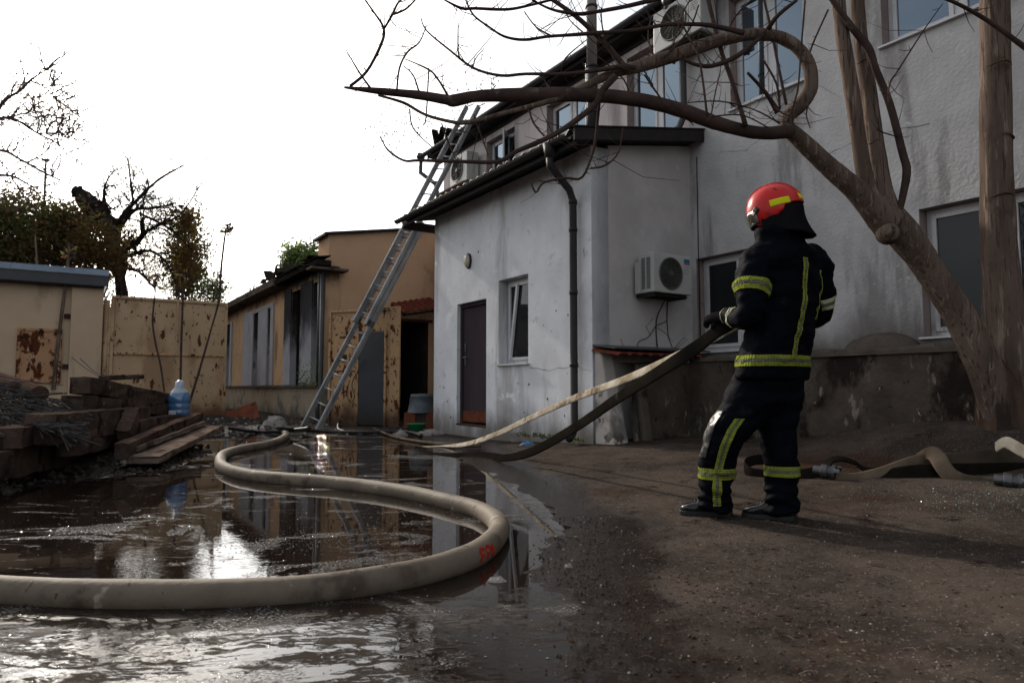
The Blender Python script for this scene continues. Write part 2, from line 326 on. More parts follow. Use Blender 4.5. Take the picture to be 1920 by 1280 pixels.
# ================================================================== GROUND, PUDDLE
rng = np.random.default_rng(5)
_tab = rng.random((256, 256))
def vnoise(x, y):
    xi = np.floor(x).astype(int); yi = np.floor(y).astype(int); fx = x - xi; fy = y - yi
    fx = fx*fx*(3-2*fx); fy = fy*fy*(3-2*fy)
    a = _tab[xi & 255, yi & 255]; b = _tab[(xi+1) & 255, yi & 255]; c = _tab[xi & 255, (yi+1) & 255]; d = _tab[(xi+1) & 255, (yi+1) & 255]
    return (a*(1-fx)+b*fx)*(1-fy) + (c*(1-fx)+d*fx)*fy
def fbm(x, y, o=4):
    s = 0; a = .5
    for k in range(o):
        s = s + a*(vnoise(x*2**k + 17*k, y*2**k + 5*k) - .5); a *= .5
    return s
poly = np.array([(-9, -3), (-9, 3.2), (-5.4, 4.3), (-3.9, 5.05), (-3.75, 6.0), (-3.3, 6.9), (-3.6, 8.2), (-4.4, 9.6), (-5.0, 11.4), (-4.6, 12.3), (-3.5, 12.5), (-2.2, 11.8), (-1.5, 10.6), (-.9, 9.6), (-.42, 7.4), (-.12, 5.7), (.12, 4.5), (.16, 3.7), (.05, 3.0), (.02, 2.4), (.12, 1.7), (.2, .5), (.2, -3)])
def sdist(x, y):                         # positive outside the puddle
    d = np.full(x.shape, 1e9); ins = np.zeros(x.shape, bool); n = len(poly)
    for i in range(n):
        ax, ay = poly[i]; bx, by = poly[(i+1) % n]
        t = np.clip(((x-ax)*(bx-ax) + (y-ay)*(by-ay)) / ((bx-ax)**2 + (by-ay)**2), 0, 1)
        d = np.minimum(d, np.hypot(x-ax-t*(bx-ax), y-ay-t*(by-ay)))
        c = ((ay > y) != (by > y)) & (x < (bx-ax)*(y-ay)/(by-ay+1e-12) + ax)
        ins ^= c
    return np.where(ins, -d, d)
def sstep(a, b, x):
    t = np.clip((x-a)/(b-a), 0, 1); return t*t*(3-2*t)
def gheight(x, y):
    x = np.asarray(x, float); y = np.asarray(y, float)
    d = sdist(x + .5*fbm(x*.9, y*.9), y + .5*fbm(x*.9+40, y*.9+9)) if False else sdist(x, y)
    d = d + .55*fbm(x*.8, y*.8) + .16*fbm(x*3.1, y*3.1)
    u = x*UX + y*UY; v = x*VX + y*VY
    h = np.where(d < 0, np.maximum(-.035, d*.06), .0)
    h = h + .045*sstep(0, 2.2, d) + .004*sstep(0, .15, d)
    # rise to the foot of the retaining wall and the heap round the tree
    r = sstep(3.2, 6.7, v) * sstep(9.2, 5.6, u)
    h = h + .13*r
    dt = np.hypot(x-4.35, (y-5.95)*1.0)
    h = h + .30*sstep(2.6, .35, dt) * sstep(5.4, 6.6, v)
    h = h + .02*sstep(1.5, 6, x)
    # muddy bank under the timber
    bk = sstep(.0, 1.0, d) * sstep(-3.2, -4.2, x)
    h = h + .10*bk + .05*bk*fbm(x*3, y*3)
    # shallow shelf in the near water, where wet asphalt breaks the surface
    sh = sstep(-1.15, -.35, x) * sstep(3.25, 2.6, y)
    h = np.where(d < 0, h*(1-.80*sh), h)
    h = h - .003*sh*sstep(.4, 0, d) + fbm(x*1.7, y*1.7, 3)*.018*(.35+.65*sstep(-.6, .8, d)) + sh*(.016*fbm(x*4.2+2*fbm(x*2,y*2), y*9, 4) + .010*fbm(x*16, y*26, 3)) + fbm(x*11, y*11, 3)*.006*(.25+.75*sstep(-.3, .3, d)+.5*sh)
    return h
def gh(x, y): return float(gheight(np.array([x]), np.array([y]))[0])
def spaced(lo, hi, c0, c1, fine, grow):
    xs = list(np.arange(c0, c1, fine)); s = fine; x = xs[-1]
    while x < hi: s *= grow; x += s; xs.append(x)
    s = fine; x = c0; pre = []
    while x > lo: s *= grow; x -= s; pre.append(x)
    return np.array(pre[::-1] + xs)
gx = spaced(-400, 400, -2.6, 3.2, .022, 1.035)
ys = [ -30, -12, -5, -2, -.5, .4, 1.0]; y = 1.3
while y < 400: ys.append(y); y += max(.016, y*.0072) if y < 16 else y*.05
gy = np.array(ys)
X, Y = np.meshgrid(gx, gy); Zg = gheight(X, Y)
far = np.maximum(sstep(18, 40, Y), sstep(14, 30, np.abs(X))); Zg = Zg*(1-far) + .1*far
me = bpy.data.meshes.new('ground'); nx, ny = len(gx), len(gy)
me.vertices.add(nx*ny); me.vertices.foreach_set('co', np.stack([X, Y, Zg], -1).ravel())
idx = np.arange(nx*ny).reshape(ny, nx)
fa = np.stack([idx[:-1,:-1], idx[:-1,1:], idx[1:,1:], idx[1:,:-1]], -1).reshape(-1, 4)
me.loops.add(fa.size); me.loops.foreach_set('vertex_index', fa.ravel())
me.polygons.add(len(fa)); me.polygons.foreach_set('loop_start', np.arange(0, fa.size, 4)); me.polygons.foreach_set('loop_total', np.full(len(fa), 4))
me.polygons.foreach_set('use_smooth', np.ones(len(fa), bool)); me.update(); me.validate()
dd = sdist(X, Y) + .6*fbm(X*.8, Y*.8) + .5*fbm(X*2.3, Y*2.3)
wet = 1 - sstep(.05, .95, dd)
near = sstep(1.0, -.1, X) * sstep(4.4, 3.0, Y) * .9; wet = np.clip(np.maximum(wet, near + .8*fbm(X*1.6, Y*1.6)*near), 0, 1)
at_ = me.attributes.new('wet', 'FLOAT', 'POINT'); at_.data.foreach_set('value', wet.ravel())
ground = link('ground', me); tag(ground, 'dark muddy asphalt yard, wet round the water', kind='structure')
def groundmat():
    m = bpy.data.materials.new('muddy_asphalt'); m.use_nodes = True; t = m.node_tree; N = t.nodes; K = t.links.new; b = N['Principled BSDF']
    tcn = N.new('ShaderNodeTexCoord')
    def noise(sc, det=6, ro=.6, st=(1,1,1)):
        mpp = N.new('ShaderNodeMapping'); mpp.inputs['Scale'].default_value = st; K(tcn.outputs['Object'], mpp.inputs[0])
        n = N.new('ShaderNodeTexNoise'); n.inputs['Scale'].default_value = sc; n.inputs['Detail'].default_value = det; n.inputs['Roughness'].default_value = ro
        K(mpp.outputs[0], n.inputs['Vector']); return n.outputs['Fac']
    def ramp(src, lo, hi, a=0, bb=1):
        r = N.new('ShaderNodeMapRange'); r.interpolation_type = 'SMOOTHSTEP'; r.inputs['From Min'].default_value = lo; r.inputs['From Max'].default_value = hi
        r.inputs['To Min'].default_value = a; r.inputs['To Max'].default_value = bb; K(src, r.inputs['Value']); return r.outputs[0]
    def mix(f, a, bb):
        x = N.new('ShaderNodeMix'); x.data_type = 'RGBA'; K(f, x.inputs['Factor'])
        for s_, val in (('A', a), ('B', bb)):
            if isinstance(val, tuple): x.inputs[s_].default_value = (*val, 1)
            else: K(val, x.inputs[s_])
        return x.outputs['Result']
    col = mix(ramp(noise(1.4,9,.7), .38, .62), (.064,.051,.043), (.032,.026,.0225))
    col = mix(ramp(noise(.55, 7), .52, .66), col, (.036,.021,.015))          # reddish mud
    col = mix(ramp(noise(3.3, 8, .7), .57, .66), col, (.016,.012,.010))      # damp blotches
    col = mix(ramp(noise(60, 3, .8), .58, .68), col, (.15,.125,.105))         # grit
    col = mix(ramp(noise(30, 3, .8), .64, .7), col, (.02,.016,.014))
    at2 = N.new('ShaderNodeAttribute'); at2.attribute_name = 'wet'
    wm = N.new('ShaderNodeMath'); wm.operation = 'MULTIPLY_ADD'; wm.inputs[1].default_value = .55; K(noise(5.5, 7, .65), wm.inputs[0]); K(at2.outputs['Fac'], wm.inputs[2])
    wt = ramp(wm.outputs[0], .42, 1.0)
    dk = N.new('ShaderNodeMix'); dk.data_type = 'RGBA'; dk.blend_type = 'MULTIPLY'; K(wt, dk.inputs['Factor']); K(col, dk.inputs['A']); dk.inputs['B'].default_value = (.28,.24,.22,1)
    K(dk.outputs['Result'], b.inputs['Base Color'])
    rr = N.new('ShaderNodeMapRange'); K(wt, rr.inputs['Value']); rr.inputs['To Min'].default_value = .97; rr.inputs['To Max'].default_value = .14; K(rr.outputs[0], b.inputs['Roughness'])
    sw_ = N.new('ShaderNodeMath'); sw_.operation = 'MULTIPLY'; sw_.inputs[1].default_value = .11; K(wt, sw_.inputs[0]); K(sw_.outputs[0], b.inputs['Specular IOR Level'])
    bp = N.new('ShaderNodeBump'); bp.inputs['Strength'].default_value = .5; bp.inputs['Distance'].default_value = .006; K(noise(55, 6, .75), bp.inputs['Height'])
    bp2 = N.new('ShaderNodeBump'); bp2.inputs['Strength'].default_value = .5; bp2.inputs['Distance'].default_value = .016; K(noise(13, 5, .6), bp2.inputs['Height'])
    K(bp.outputs[0], bp2.inputs['Normal']); K(bp2.outputs[0], b.inputs['Normal'])
    return m
me.materials.append(groundmat())
# the water
wm_ = MB(); wm_.add([(-9.5,-3,0), (1.6,-3,0), (1.6,13.2,0), (-9.5,13.2,0)], [(0,1,2,3)])
def watermat():
    m = bpy.data.materials.new('muddy_water'); m.use_nodes = True; t = m.node_tree; N = t.nodes; K = t.links.new; b = N['Principled BSDF']
    b.inputs['Base Color'].default_value = (.012,.008,.006,1); b.inputs['Roughness'].default_value = .025; b.inputs['IOR'].default_value = 1.36
    b.inputs['Specular IOR Level'].default_value = .5
    tcn = N.new('ShaderNodeTexCoord')
    def noise(sc, det, st, ro=.55, dis=0):
        mpp = N.new('ShaderNodeMapping'); mpp.inputs['Scale'].default_value = st; K(tcn.outputs['Object'], mpp.inputs[0])
        n = N.new('ShaderNodeTexNoise'); n.inputs['Scale'].default_value = sc; n.inputs['Detail'].default_value = det; n.inputs['Roughness'].default_value = ro; n.inputs['Distortion'].default_value = dis
        K(mpp.outputs[0], n.inputs['Vector']); return n.outputs['Fac']
    # calm over most of the water, rippled where it is still running
    rp = N.new('ShaderNodeMapRange'); rp.interpolation_type = 'SMOOTHSTEP'; rp.inputs['From Min'].default_value = .50; rp.inputs['From Max'].default_value = .66
    K(noise(.8, 4, (1,1,1)), rp.inputs['Value'])
    sx = N.new('ShaderNodeSeparateXYZ'); K(tcn.outputs['Object'], sx.inputs[0])
    ny_ = N.new('ShaderNodeMapRange'); ny_.interpolation_type = 'SMOOTHSTEP'; ny_.inputs['From Min'].default_value = 2.75; ny_.inputs['From Max'].default_value = 2.1
    K(sx.outputs['Y'], ny_.inputs['Value'])
    mxm = N.new('ShaderNodeMath'); mxm.operation = 'MAXIMUM'; K(rp.outputs[0], mxm.inputs[0]); K(ny_.outputs[0], mxm.inputs[1])
    st_ = N.new('ShaderNodeMath'); st_.operation = 'MULTIPLY_ADD'; st_.inputs[1].default_value = .06; st_.inputs[2].default_value = .003; K(mxm.outputs[0], st_.inputs[0])
    b1 = N.new('ShaderNodeBump'); b1.inputs['Distance'].default_value = .012; K(st_.outputs[0], b1.inputs['Strength']); K(noise(15, 3, (.8,1.2,1), .55, 1.8), b1.inputs['Height'])
    b2 = N.new('ShaderNodeBump'); b2.inputs['Distance'].default_value = .03; b2.inputs['Strength'].default_value = .012; K(noise(3.5, 3, (.7,1.2,1)), b2.inputs['Height'])
    K(b1.outputs[0], b2.inputs['Normal'])
    # thin films of ash scum and drifting litter on the surface
    def ramp(src, lo, hi):
        r = N.new('ShaderNodeMapRange'); r.interpolation_type = 'SMOOTHSTEP'; r.inputs['From Min'].default_value = lo; r.inputs['From Max'].default_value = hi; K(src, r.inputs['Value']); return r.outputs[0]
    def op(o_, a, c):
        q = N.new('ShaderNodeMath'); q.operation = o_; K(a, q.inputs[0])
        if isinstance(c, float): q.inputs[1].default_value = c
        else: K(c, q.inputs[1])
        return q.outputs[0]
    scum = op('MULTIPLY', ramp(noise(1.3, 7, (.8,1.3,1), .66, 1.2), .56, .63), ramp(noise(120, 2, (.7,1.2,1), .6), .52, .58))
    lit = op('MULTIPLY', ramp(noise(2.6, 8, (.55,1.5,1), .7, 2.2), .625, .64), ramp(noise(22, 5, (.7,1.4,1), .7, .8), .44, .52))
    lit2 = op('MULTIPLY', op('MULTIPLY', ramp(noise(2.2, 9, (.6,1.3,1), .72, 2.5), .49, .52), ramp(noise(15, 6, (.6,1.5,1), .75, 1.2), .47, .52)), ny_.outputs[0])
    lit = op('MAXIMUM', lit, lit2)
    mc = N.new('ShaderNodeMix'); mc.data_type = 'RGBA'; K(scum, mc.inputs['Factor']); mc.inputs['A'].default_value = (.012,.008,.006,1); mc.inputs['B'].default_value = (.20,.19,.18,1)
    mc2 = N.new('ShaderNodeMix'); mc2.data_type = 'RGBA'; K(lit, mc2.inputs['Factor']); K(mc.outputs['Result'], mc2.inputs['A']); mc2.inputs['B'].default_value = (.028,.021,.016,1)
    K(mc2.outputs['Result'], b.inputs['Base Color'])
    both = op('MAXIMUM', scum, lit); rr = N.new('ShaderNodeMapRange'); rr.inputs['To Min'].default_value = .02; rr.inputs['To Max'].default_value = .8; K(both, rr.inputs['Value']); K(rr.outputs[0], b.inputs['Roughness'])
    sp_ = N.new('ShaderNodeMapRange'); sp_.inputs['To Min'].default_value = .5; sp_.inputs['To Max'].default_value = .03; K(both, sp_.inputs['Value']); K(sp_.outputs[0], b.inputs['Specular IOR Level'])
    b3 = N.new('ShaderNodeBump'); b3.inputs['Distance'].default_value = .006; b3.inputs['Strength'].default_value = .7; K(both, b3.inputs['Height']); K(b2.outputs[0], b3.inputs['Normal']); K(b3.outputs[0], b.inputs['Normal'])
    return m
tag(obj('water', wm_, watermat(), recalc=False), 'shallow brown water flooding the yard', kind='structure')

# ================================================================== WALL BUILDER
def wall(mb, plane, c, a0, a1, z0, z1, holes, th, m=0, mr=1):
    """wall standing on plane u=c or v=c, front on the lens side, thickness th away from the lens; z1 may be a function of a"""
    zf = z1 if callable(z1) else (lambda a: z1)
    def Q(a, d, z): return P(a, c+d, z) if plane == 'v' else P(c+d, a, z)
    A = sorted({a0, a1, *[h[0] for h in holes], *[h[1] for h in holes]})
    Zs = sorted({z0, *[h[2] for h in holes], *[h[3] for h in holes if h[3] < zf(h[0]) - 1e-3]}) + [None]
    for i in range(len(A)-1):
        for j in range(len(Zs)-1):
            l, r = A[i], A[i+1]; b = Zs[j]; tl = zf(l) if Zs[j+1] is None else Zs[j+1]; tr = zf(r) if Zs[j+1] is None else Zs[j+1]
            mid = ((l+r)/2, (b+min(tl, tr))/2)
            if any(h[0] < mid[0] < h[1] and h[2] < mid[1] < h[3] for h in holes): continue
            for d in (0, th): mb.add([Q(l,d,b), Q(r,d,b), Q(r,d,tr), Q(l,d,tl)], [(0,1,2,3)], m)
    for (l, r, b, t) in holes:
        for q in ([(l,b),(l,t)], [(r,b),(r,t)], [(l,t),(r,t)], [(l,b),(r,b)]):
            (x0, y0), (x1, y1) = q
            mb.add([Q(x0,0,y0), Q(x1,0,y1), Q(x1,th,y1), Q(x0,th,y0)], [(0,1,2,3)], mr)
    for q in ([(a0,z0),(a0,zf(a0))], [(a1,z0),(a1,zf(a1))], [(a0,zf(a0)),(a1,zf(a1))]):
        (x0, y0), (x1, y1) = q
        mb.add([Q(x0,0,y0), Q(x1,0,y1), Q(x1,th,y1), Q(x0,th,y0)], [(0,1,2,3)], m)
def window(parent, plane, c, a0, a1, z0, z1, mull=(), d=.14, sill=True, fw=.055, glassm='glass', trans=()):
    """frame > pane(s) > ; a = running axis; d = how far the frame is set back"""
    def bx(mb, l, r, e0, e1, b, t):
        if plane == 'v': mb.box(l, r, c+e0, c+e1, b, t)
        else: mb.box(c+e0, c+e1, l, r, b, t)
    f = MB(); g = .004
    bx(f, a0+g, a0+fw, d, d+.06, z0+g, z1-g); bx(f, a1-fw, a1-g, d, d+.06, z0+g, z1-g)
    bx(f, a0+fw, a1-fw, d, d+.06, z0+g, z0+fw); bx(f, a0+fw, a1-fw, d, d+.06, z1-fw, z1-g)
    for x in mull: bx(f, x-.04, x+.04, d-.004, d+.058, z0+fw, z1-fw)
    w = obj('window', f, M['pvc'], parent, bevel=.004)
    xs = [a0+fw] + [q for x in mull for q in (x-.04, x+.04)] + [a1-fw]
    for i in range(0, len(xs), 2):
        l, r = xs[i], xs[i+1]
        s = MB(); k = .045
        bx(s, l, l+k, d-.018, d+.03, z0+fw, z1-fw); bx(s, r-k, r, d-.018, d+.03, z0+fw, z1-fw)
        bx(s, l+k, r-k, d-.018, d+.03, z0+fw, z0+fw+k); bx(s, l+k, r-k, d-.018, d+.03, z1-fw-k, z1-fw)
        obj('sash', s, M['pvc'], w, bevel=.003)
        p = MB(); bx(p, l+k, r-k, d+.004, d+.016, z0+fw+k, z1-fw-k); obj('pane', p, M[glassm], w)
    if sill:
        s = MB(); bx(s, a0-.03, a1+.03, -.045, d, z0-.022, z0-.002) ; obj('sill', s, M['pvc'] if sill != 2 else M['concretetop'], w)
    return w

# ================================================================== WHITE TWO-STOREY HOUSE
house = thing('white_house', 'long two-storey white rendered house with dark corrugated eaves running behind the tree', 'house', P(6.4, 7.14, 0))
VM = 7.14
upper = [(10.86, 11.93, 4.75, 5.88), (8.55, 9.80, 4.40, 5.90), (6.55, 7.68, 4.40, 5.90), (4.64, 5.72, 4.40, 5.90), (2.45, 3.74, 4.40, 5.90), (.2, 1.5, 4.40, 5.90), (-2.2, -.9, 4.40, 5.90)]
lower = [(5.10, 6.35, 1.27, 2.54), (2.10, 3.44, 1.29, 2.58), (-.6, .8, 1.29, 2.58)]
EAVE = 6.16
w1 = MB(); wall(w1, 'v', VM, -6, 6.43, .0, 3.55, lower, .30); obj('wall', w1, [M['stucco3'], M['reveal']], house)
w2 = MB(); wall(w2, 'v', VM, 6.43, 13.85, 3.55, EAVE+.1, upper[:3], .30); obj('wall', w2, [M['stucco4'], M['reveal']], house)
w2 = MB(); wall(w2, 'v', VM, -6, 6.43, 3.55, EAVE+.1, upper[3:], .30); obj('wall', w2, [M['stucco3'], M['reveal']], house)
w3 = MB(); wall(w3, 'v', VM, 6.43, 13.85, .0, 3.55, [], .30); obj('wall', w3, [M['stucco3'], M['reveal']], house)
w4 = MB(); w4.box(13.55, 13.85, VM+.3, 15, 0, EAVE+.1); w4.box(-6, -5.7, VM+.3, 15, 0, EAVE+.1); w4.box(-6, 13.85, 15, 15.3, 0, EAVE+.1); obj('wall', w4, M['stucco4'], house)
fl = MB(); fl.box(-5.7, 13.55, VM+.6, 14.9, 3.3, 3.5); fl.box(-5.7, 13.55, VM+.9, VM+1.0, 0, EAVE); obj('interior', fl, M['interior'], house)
for h, mu in zip(upper, [(11.35,), (9.18,), (7.12,), (5.2,), (3.05,), (.85,), (-1.5,)]): window(house, 'v', VM, *h, mull=mu)
window(house, 'v', VM, *lower[0], mull=(5.7,), glassm='glasslow'); window(house, 'v', VM, *lower[1], mull=(2.72,), glassm='glasslow'); window(house, 'v', VM, *lower[2], mull=(.1,), glassm='glasslow')
# open casement of the small far window
oc = MB(); hp = P(11.3, VM+.13, 0)
dvec = (P(11.3-.35, VM-.22, 0)-hp).normalized()
for s0, s1, z0, z1 in ((0,.05,4.85,5.82), (.45,.50,4.85,5.82), (.05,.45,4.85,4.9), (.05,.45,5.77,5.82)):
    n_ = Vector((-dvec.y, dvec.x, 0))*.03
    oc.boxf(hp + dvec*s0 + Vector((0,0,z0)), dvec*(s1-s0), n_, (0,0,z1-z0))
oo = obj('casement', oc, M['pvc'], house); oc = MB(); oc.boxf(hp + dvec*.05 + Vector((0,0,4.9)) + Vector((-dvec.y, dvec.x, 0))*.01, dvec*.40, Vector((-dvec.y, dvec.x, 0))*.008, (0,0,.87)); obj('pane', oc, M['glass'], oo)
# roof: corrugated sheets over the eave
def corrugated(mb, u0, u1, v0, z0, v1, z1, per, amp, th=.012, m=0, step=8):
    n = int((u1-u0)/per*step); rows = []
    for k in range(n+1):
        u = u0 + (u1-u0)*k/n; w = amp*math.sin(2*math.pi*(u-u0)/per)
        rows.append([P(u, v0, z0+w), P(u, v1, z1+w), P(u, v1, z1+w-th), P(u, v0, z0+w-th)])
    mb.rings(rows, True, m)
s0 = 0
for (ua, ub) in [(-6.2+1.7*k, -6.2+1.7*(k+1)+.06) for k in range(12)]:
    rf = MB(); dz = .006*(s0 % 2); corrugated(rf, ua, min(ub, 14.1), 6.80, EAVE+.10+dz, 11.2, EAVE+1.9+dz, .17, .026); s0 += 1
    obj('roof_sheet', rf, M['slate'], house, smooth=True)
so = MB(); so.box(-6.2, 14.1, 6.86, VM+.31, EAVE-.045, EAVE-.015); so.box(-6.2, 14.1, 6.835, 6.86, EAVE-.07, EAVE+.05); so.box(-6.2, 14.1, VM-.03, VM-.001, EAVE-.16, EAVE-.045); obj('soffit', so, M['rooftrim'], house)
def gutter(u0, u1, v, z, r=.065):
    g = MB(); n = 24; rs = []
    for k in range(2):
        u = (u0, u1)[k]; rr = []
        for j in range(9):
            a = math.pi*j/8; rr.append(P(u, v - r*math.cos(a), z - r*math.sin(a)))
        for j in range(8, -1, -1):
            a = math.pi*j/8; rr.append(P(u, v - (r-.006)*math.cos(a), z - (r-.006)*math.sin(a)))
        rs.append(rr)
    g.rings(rs, True); return g
obj('gutter', gutter(-6.2, 14.25, 6.765, EAVE+.045), M['pipe'], house, smooth=False)
sp = MB(); ctr = P(14.3, 6.765, EAVE)
sp.tube([ctr + Vector((0,0,.1)), ctr, ctr + Vector((0,0,-.02))], [.10,.10,.05], 12)
sp.tube([ctr, ctr + Vector((0,0,-.35)), P(14.0, 7.0, EAVE-.65), P(13.98, 7.06, EAVE-.9), P(13.98, 7.06, .1)], .05, 10); obj('downpipe', sp, M['pipe'], house, smooth=True)
# torn sheet and bare rafter ends at the far corner
for a_, b_, h_ in ((13.3, 12.9, .10), (13.7, 13.2, .22), (13.75, 13.62, .30)):
    t_ = MB(); p0 = P(a_, 6.85, EAVE+.1); p1 = P(b_, 6.7, EAVE+.12+h_); d_ = p1-p0
    t_.boxf(p0, d_, (.12,.08,0), (0.02,0,.05)); obj('rafter_end', t_, M['charred'], house)
# drain pipe between the upper windows
dp = MB(); c_ = uz(1277, 110, 7.02)[0]
dp.tube([P(c_, 6.765, EAVE-.0), P(c_, 6.765, EAVE-.12), P(c_, 7.05, EAVE-.42), P(c_, 7.05, 4.55), P(c_+.05, 7.0, 4.38), P(c_+.45, 6.75, 4.22)], [.055,.055,.05,.05,.05,.05], 12)
dp.tube([P(c_, 6.765, EAVE+.02), P(c_, 6.765, EAVE-.12)], [.09, .055], 12); obj('downpipe', dp, M['pipe'], house, smooth=True)
# expansion crack strip beside the small annexe
ck = MB(); ck.box(6.30, 6.315, VM-.004, VM+.01, .5, 3.95); obj('joint', ck, M['rooftrim'], house)

# ================================================================== WHITE ANNEXE (lean-to)
VE = 5.36; UE = 6.43; UF = 10.72
annex = thing('annexe', 'low white rendered annexe with a brown door, a tilted window and a dark lean-to roof', 'annexe', P(UE, VE, 0))
def rz(v): return 3.74 + (v-4.95)*.19           # underside of the lean-to roof
holes = [(8.945, 9.88, .20, 2.16), (7.81, 8.59, 1.135, 2.385)]
aw = MB(); wall(aw, 'v', VE, UE, UF, -.1, rz(VE)-.02, holes, .28); obj('wall', aw, [M['stucco'], M['stucco']], annex)
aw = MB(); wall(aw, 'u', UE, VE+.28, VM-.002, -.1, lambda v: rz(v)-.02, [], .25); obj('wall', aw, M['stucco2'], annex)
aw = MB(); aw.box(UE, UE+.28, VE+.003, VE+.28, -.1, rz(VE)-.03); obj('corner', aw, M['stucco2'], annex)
aw = MB(); wall(aw, 'u', UF-.25, VE+.28, VM-.002, -.1, lambda v: rz(v)-.02, [], .25); obj('wall', aw, M['stucco'], annex)
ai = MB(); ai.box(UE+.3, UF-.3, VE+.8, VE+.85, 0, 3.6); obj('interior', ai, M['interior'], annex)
# roof deck, metal tile sheets, fascias, gutter
rk = MB(); 
rk.hexa([P(6.20,4.96,3.745), P(11.15,4.96,3.745), P(11.15,VM-.004,rz(VM)), P(6.20,VM-.004,rz(VM)), P(6.20,4.96,3.775), P(11.15,4.96,3.775), P(11.15,VM-.004,rz(VM)+.03), P(6.20,VM-.004,rz(VM)+.03)])
obj('roof_deck', rk, M['rooftrim'], annex)
for k in range(5):
    a_ = 6.22 + k*.985; rf = MB(); corrugated(rf, a_, a_+1.0, 4.90, 3.83+.004*(k%2), VM-.01, 3.83+.004*(k%2)+(VM-4.9)*.19, .20, .028); obj('roof_sheet', rf, M['rooftile'], annex, smooth=True)
fa = MB(); fa.hexa([P(6.165,4.90,3.70), P(6.198,4.90,3.70), P(6.198,VM-.004,rz(VM)-.03), P(6.165,VM-.004,rz(VM)-.03), P(6.165,4.90,3.845), P(6.198,4.90,3.845), P(6.198,VM-.004,rz(VM)+.125), P(6.165,VM-.004,rz(VM)+.125)])
fa.hexa([P(6.15,4.88,3.85), P(6.30,4.88,3.86), P(6.30,VM-.004,rz(VM)+.14), P(6.15,VM-.004,rz(VM)+.13), P(6.15,4.88,3.866), P(6.30,4.88,3.876), P(6.30,VM-.004,rz(VM)+.156), P(6.15,VM-.004,rz(VM)+.146)])
obj('barge_board', fa, M['rooftrim'], annex)
fa = MB(); fa.box(6.20, 11.15, 4.935, 4.957, 3.66, 3.79); obj('fascia', fa, M['rooftrim'], annex)
fa = MB(); fa.box(11.152, 11.175, 4.935, VM, 3.62, 3.78); obj('barge_board', fa, M['rooftrim'], annex)
obj('gutter', gutter(6.25, 11.25, 4.865, 3.775, .06), M['rooftrim'], annex)
dp = MB(); c_ = 6.69
dp.tube([P(6.62, 4.865, 3.77), P(6.62, 4.865, 3.60)], [.085,.055], 12)
dp.tube([P(6.62, 4.865, 3.62), P(6.62, 4.87, 3.50), P(c_, 5.22, 3.28), P(c_, 5.28, 3.14), P(c_, 5.28, .36), P(c_-.05, 5.22, .24), P(c_-.12, 5.10, .17)], .047, 14)
for z in (2.75, 1.95, 1.05, 3.1): dp.tube([P(c_, 5.28, z), P(c_, 5.28, z+.05)], .055, 14)
obj('downpipe', dp, M['flue2'], annex, smooth=True)
# door
d0, d1 = 8.945, 9.88
dr = MB(); dr.box(d0+.05, d1-.05, VE+.10, VE+.14, .24, 2.10); door = obj('door', dr, M['browndoor'], annex, bevel=.006)
dr = MB()
for q in ((d0+.002, d0+.05, .2, 2.15), (d1-.05, d1-.002, .2, 2.15), (d0+.05, d1-.05, 2.10, 2.15)): dr.box(q[0], q[1], VE+.06, VE+.15, q[2], q[3])
obj('door_frame', dr, M['browndoor'], annex)
for z in (1.15, 1.38): 
    hd = MB(); hd.box(d1-.15, d1-.10, VE+.085, VE+.10, z, z+.13); obj('lock_plate', hd, M['coupling'], door)
hd = MB(); hd.tube([P(d1-.125, VE+.09, 1.28), P(d1-.125, VE+.04, 1.28), P(d1-.25, VE+.04, 1.28)], .009, 8); obj('handle', hd, M['coupling'], door)
kk = MB(); kk.box(d0+.06, d1-.06, VE+.088, VE+.099, .25, .42); obj('kick_board', kk, M['woodred'], door)
for k in range(5):
    st = MB(); u_ = d0+.02+k*.18; st.box(u_, u_+.172, VE+.01+.01*(k%2), VE+.2, .02+.01*(k%3), .185); obj('brick', st, M['brickw'] if k%2 else M['brick'], annex, bevel=.006)
st = MB(); st.box(d0, d1, VE-.01, VE+.22, .19, .215); obj('threshold', st, M['wood'], annex)
# window: fixed frame with a sash tilted inwards at the top
wf = window(annex, 'v', VE, 7.81, 8.59, 1.135, 2.385, mull=(), d=.16, sill=True, glassm='glasslow')
sm_ = MB(); a0, a1 = 7.87, 8.53
def T(u, z, e): return P(u, VE+.13+e - (0.0), z)
for l, r, b, t in ((a0, a0+.05, 1.20, 2.32), (a1-.05, a1, 1.20, 2.32), (a0+.05, a1-.05, 1.20, 1.25), (a0+.05, a1-.05, 2.27, 2.32)):
    vs = []
    for z in (b, t):
        for e in (0, .035):
            lean = -(a1 - 0)*0
            vs += [T(l - .0, z, e), T(r, z, e)]
    # lean: a sash standing ajar on its upright hinge
    sm_.add([vs[0], vs[1], vs[3], vs[2], vs[4], vs[5], vs[7], vs[6]], [(0,1,2,3), (7,6,5,4), (0,4,5,1), (1,5,6,2), (2,6,7,3), (3,7,4,0)])
# slanting edge of the tilted sash seen in the photograph
sl = MB(); p0 = P(8.50, VE+.118, 1.21); p1 = P(8.30, VE+.118, 2.31)
sl.boxf(p0, p1-p0, P(-.045,0,0), P(0,.035,0)); obj('tilted_sash', sl, M['pvc'], annex)
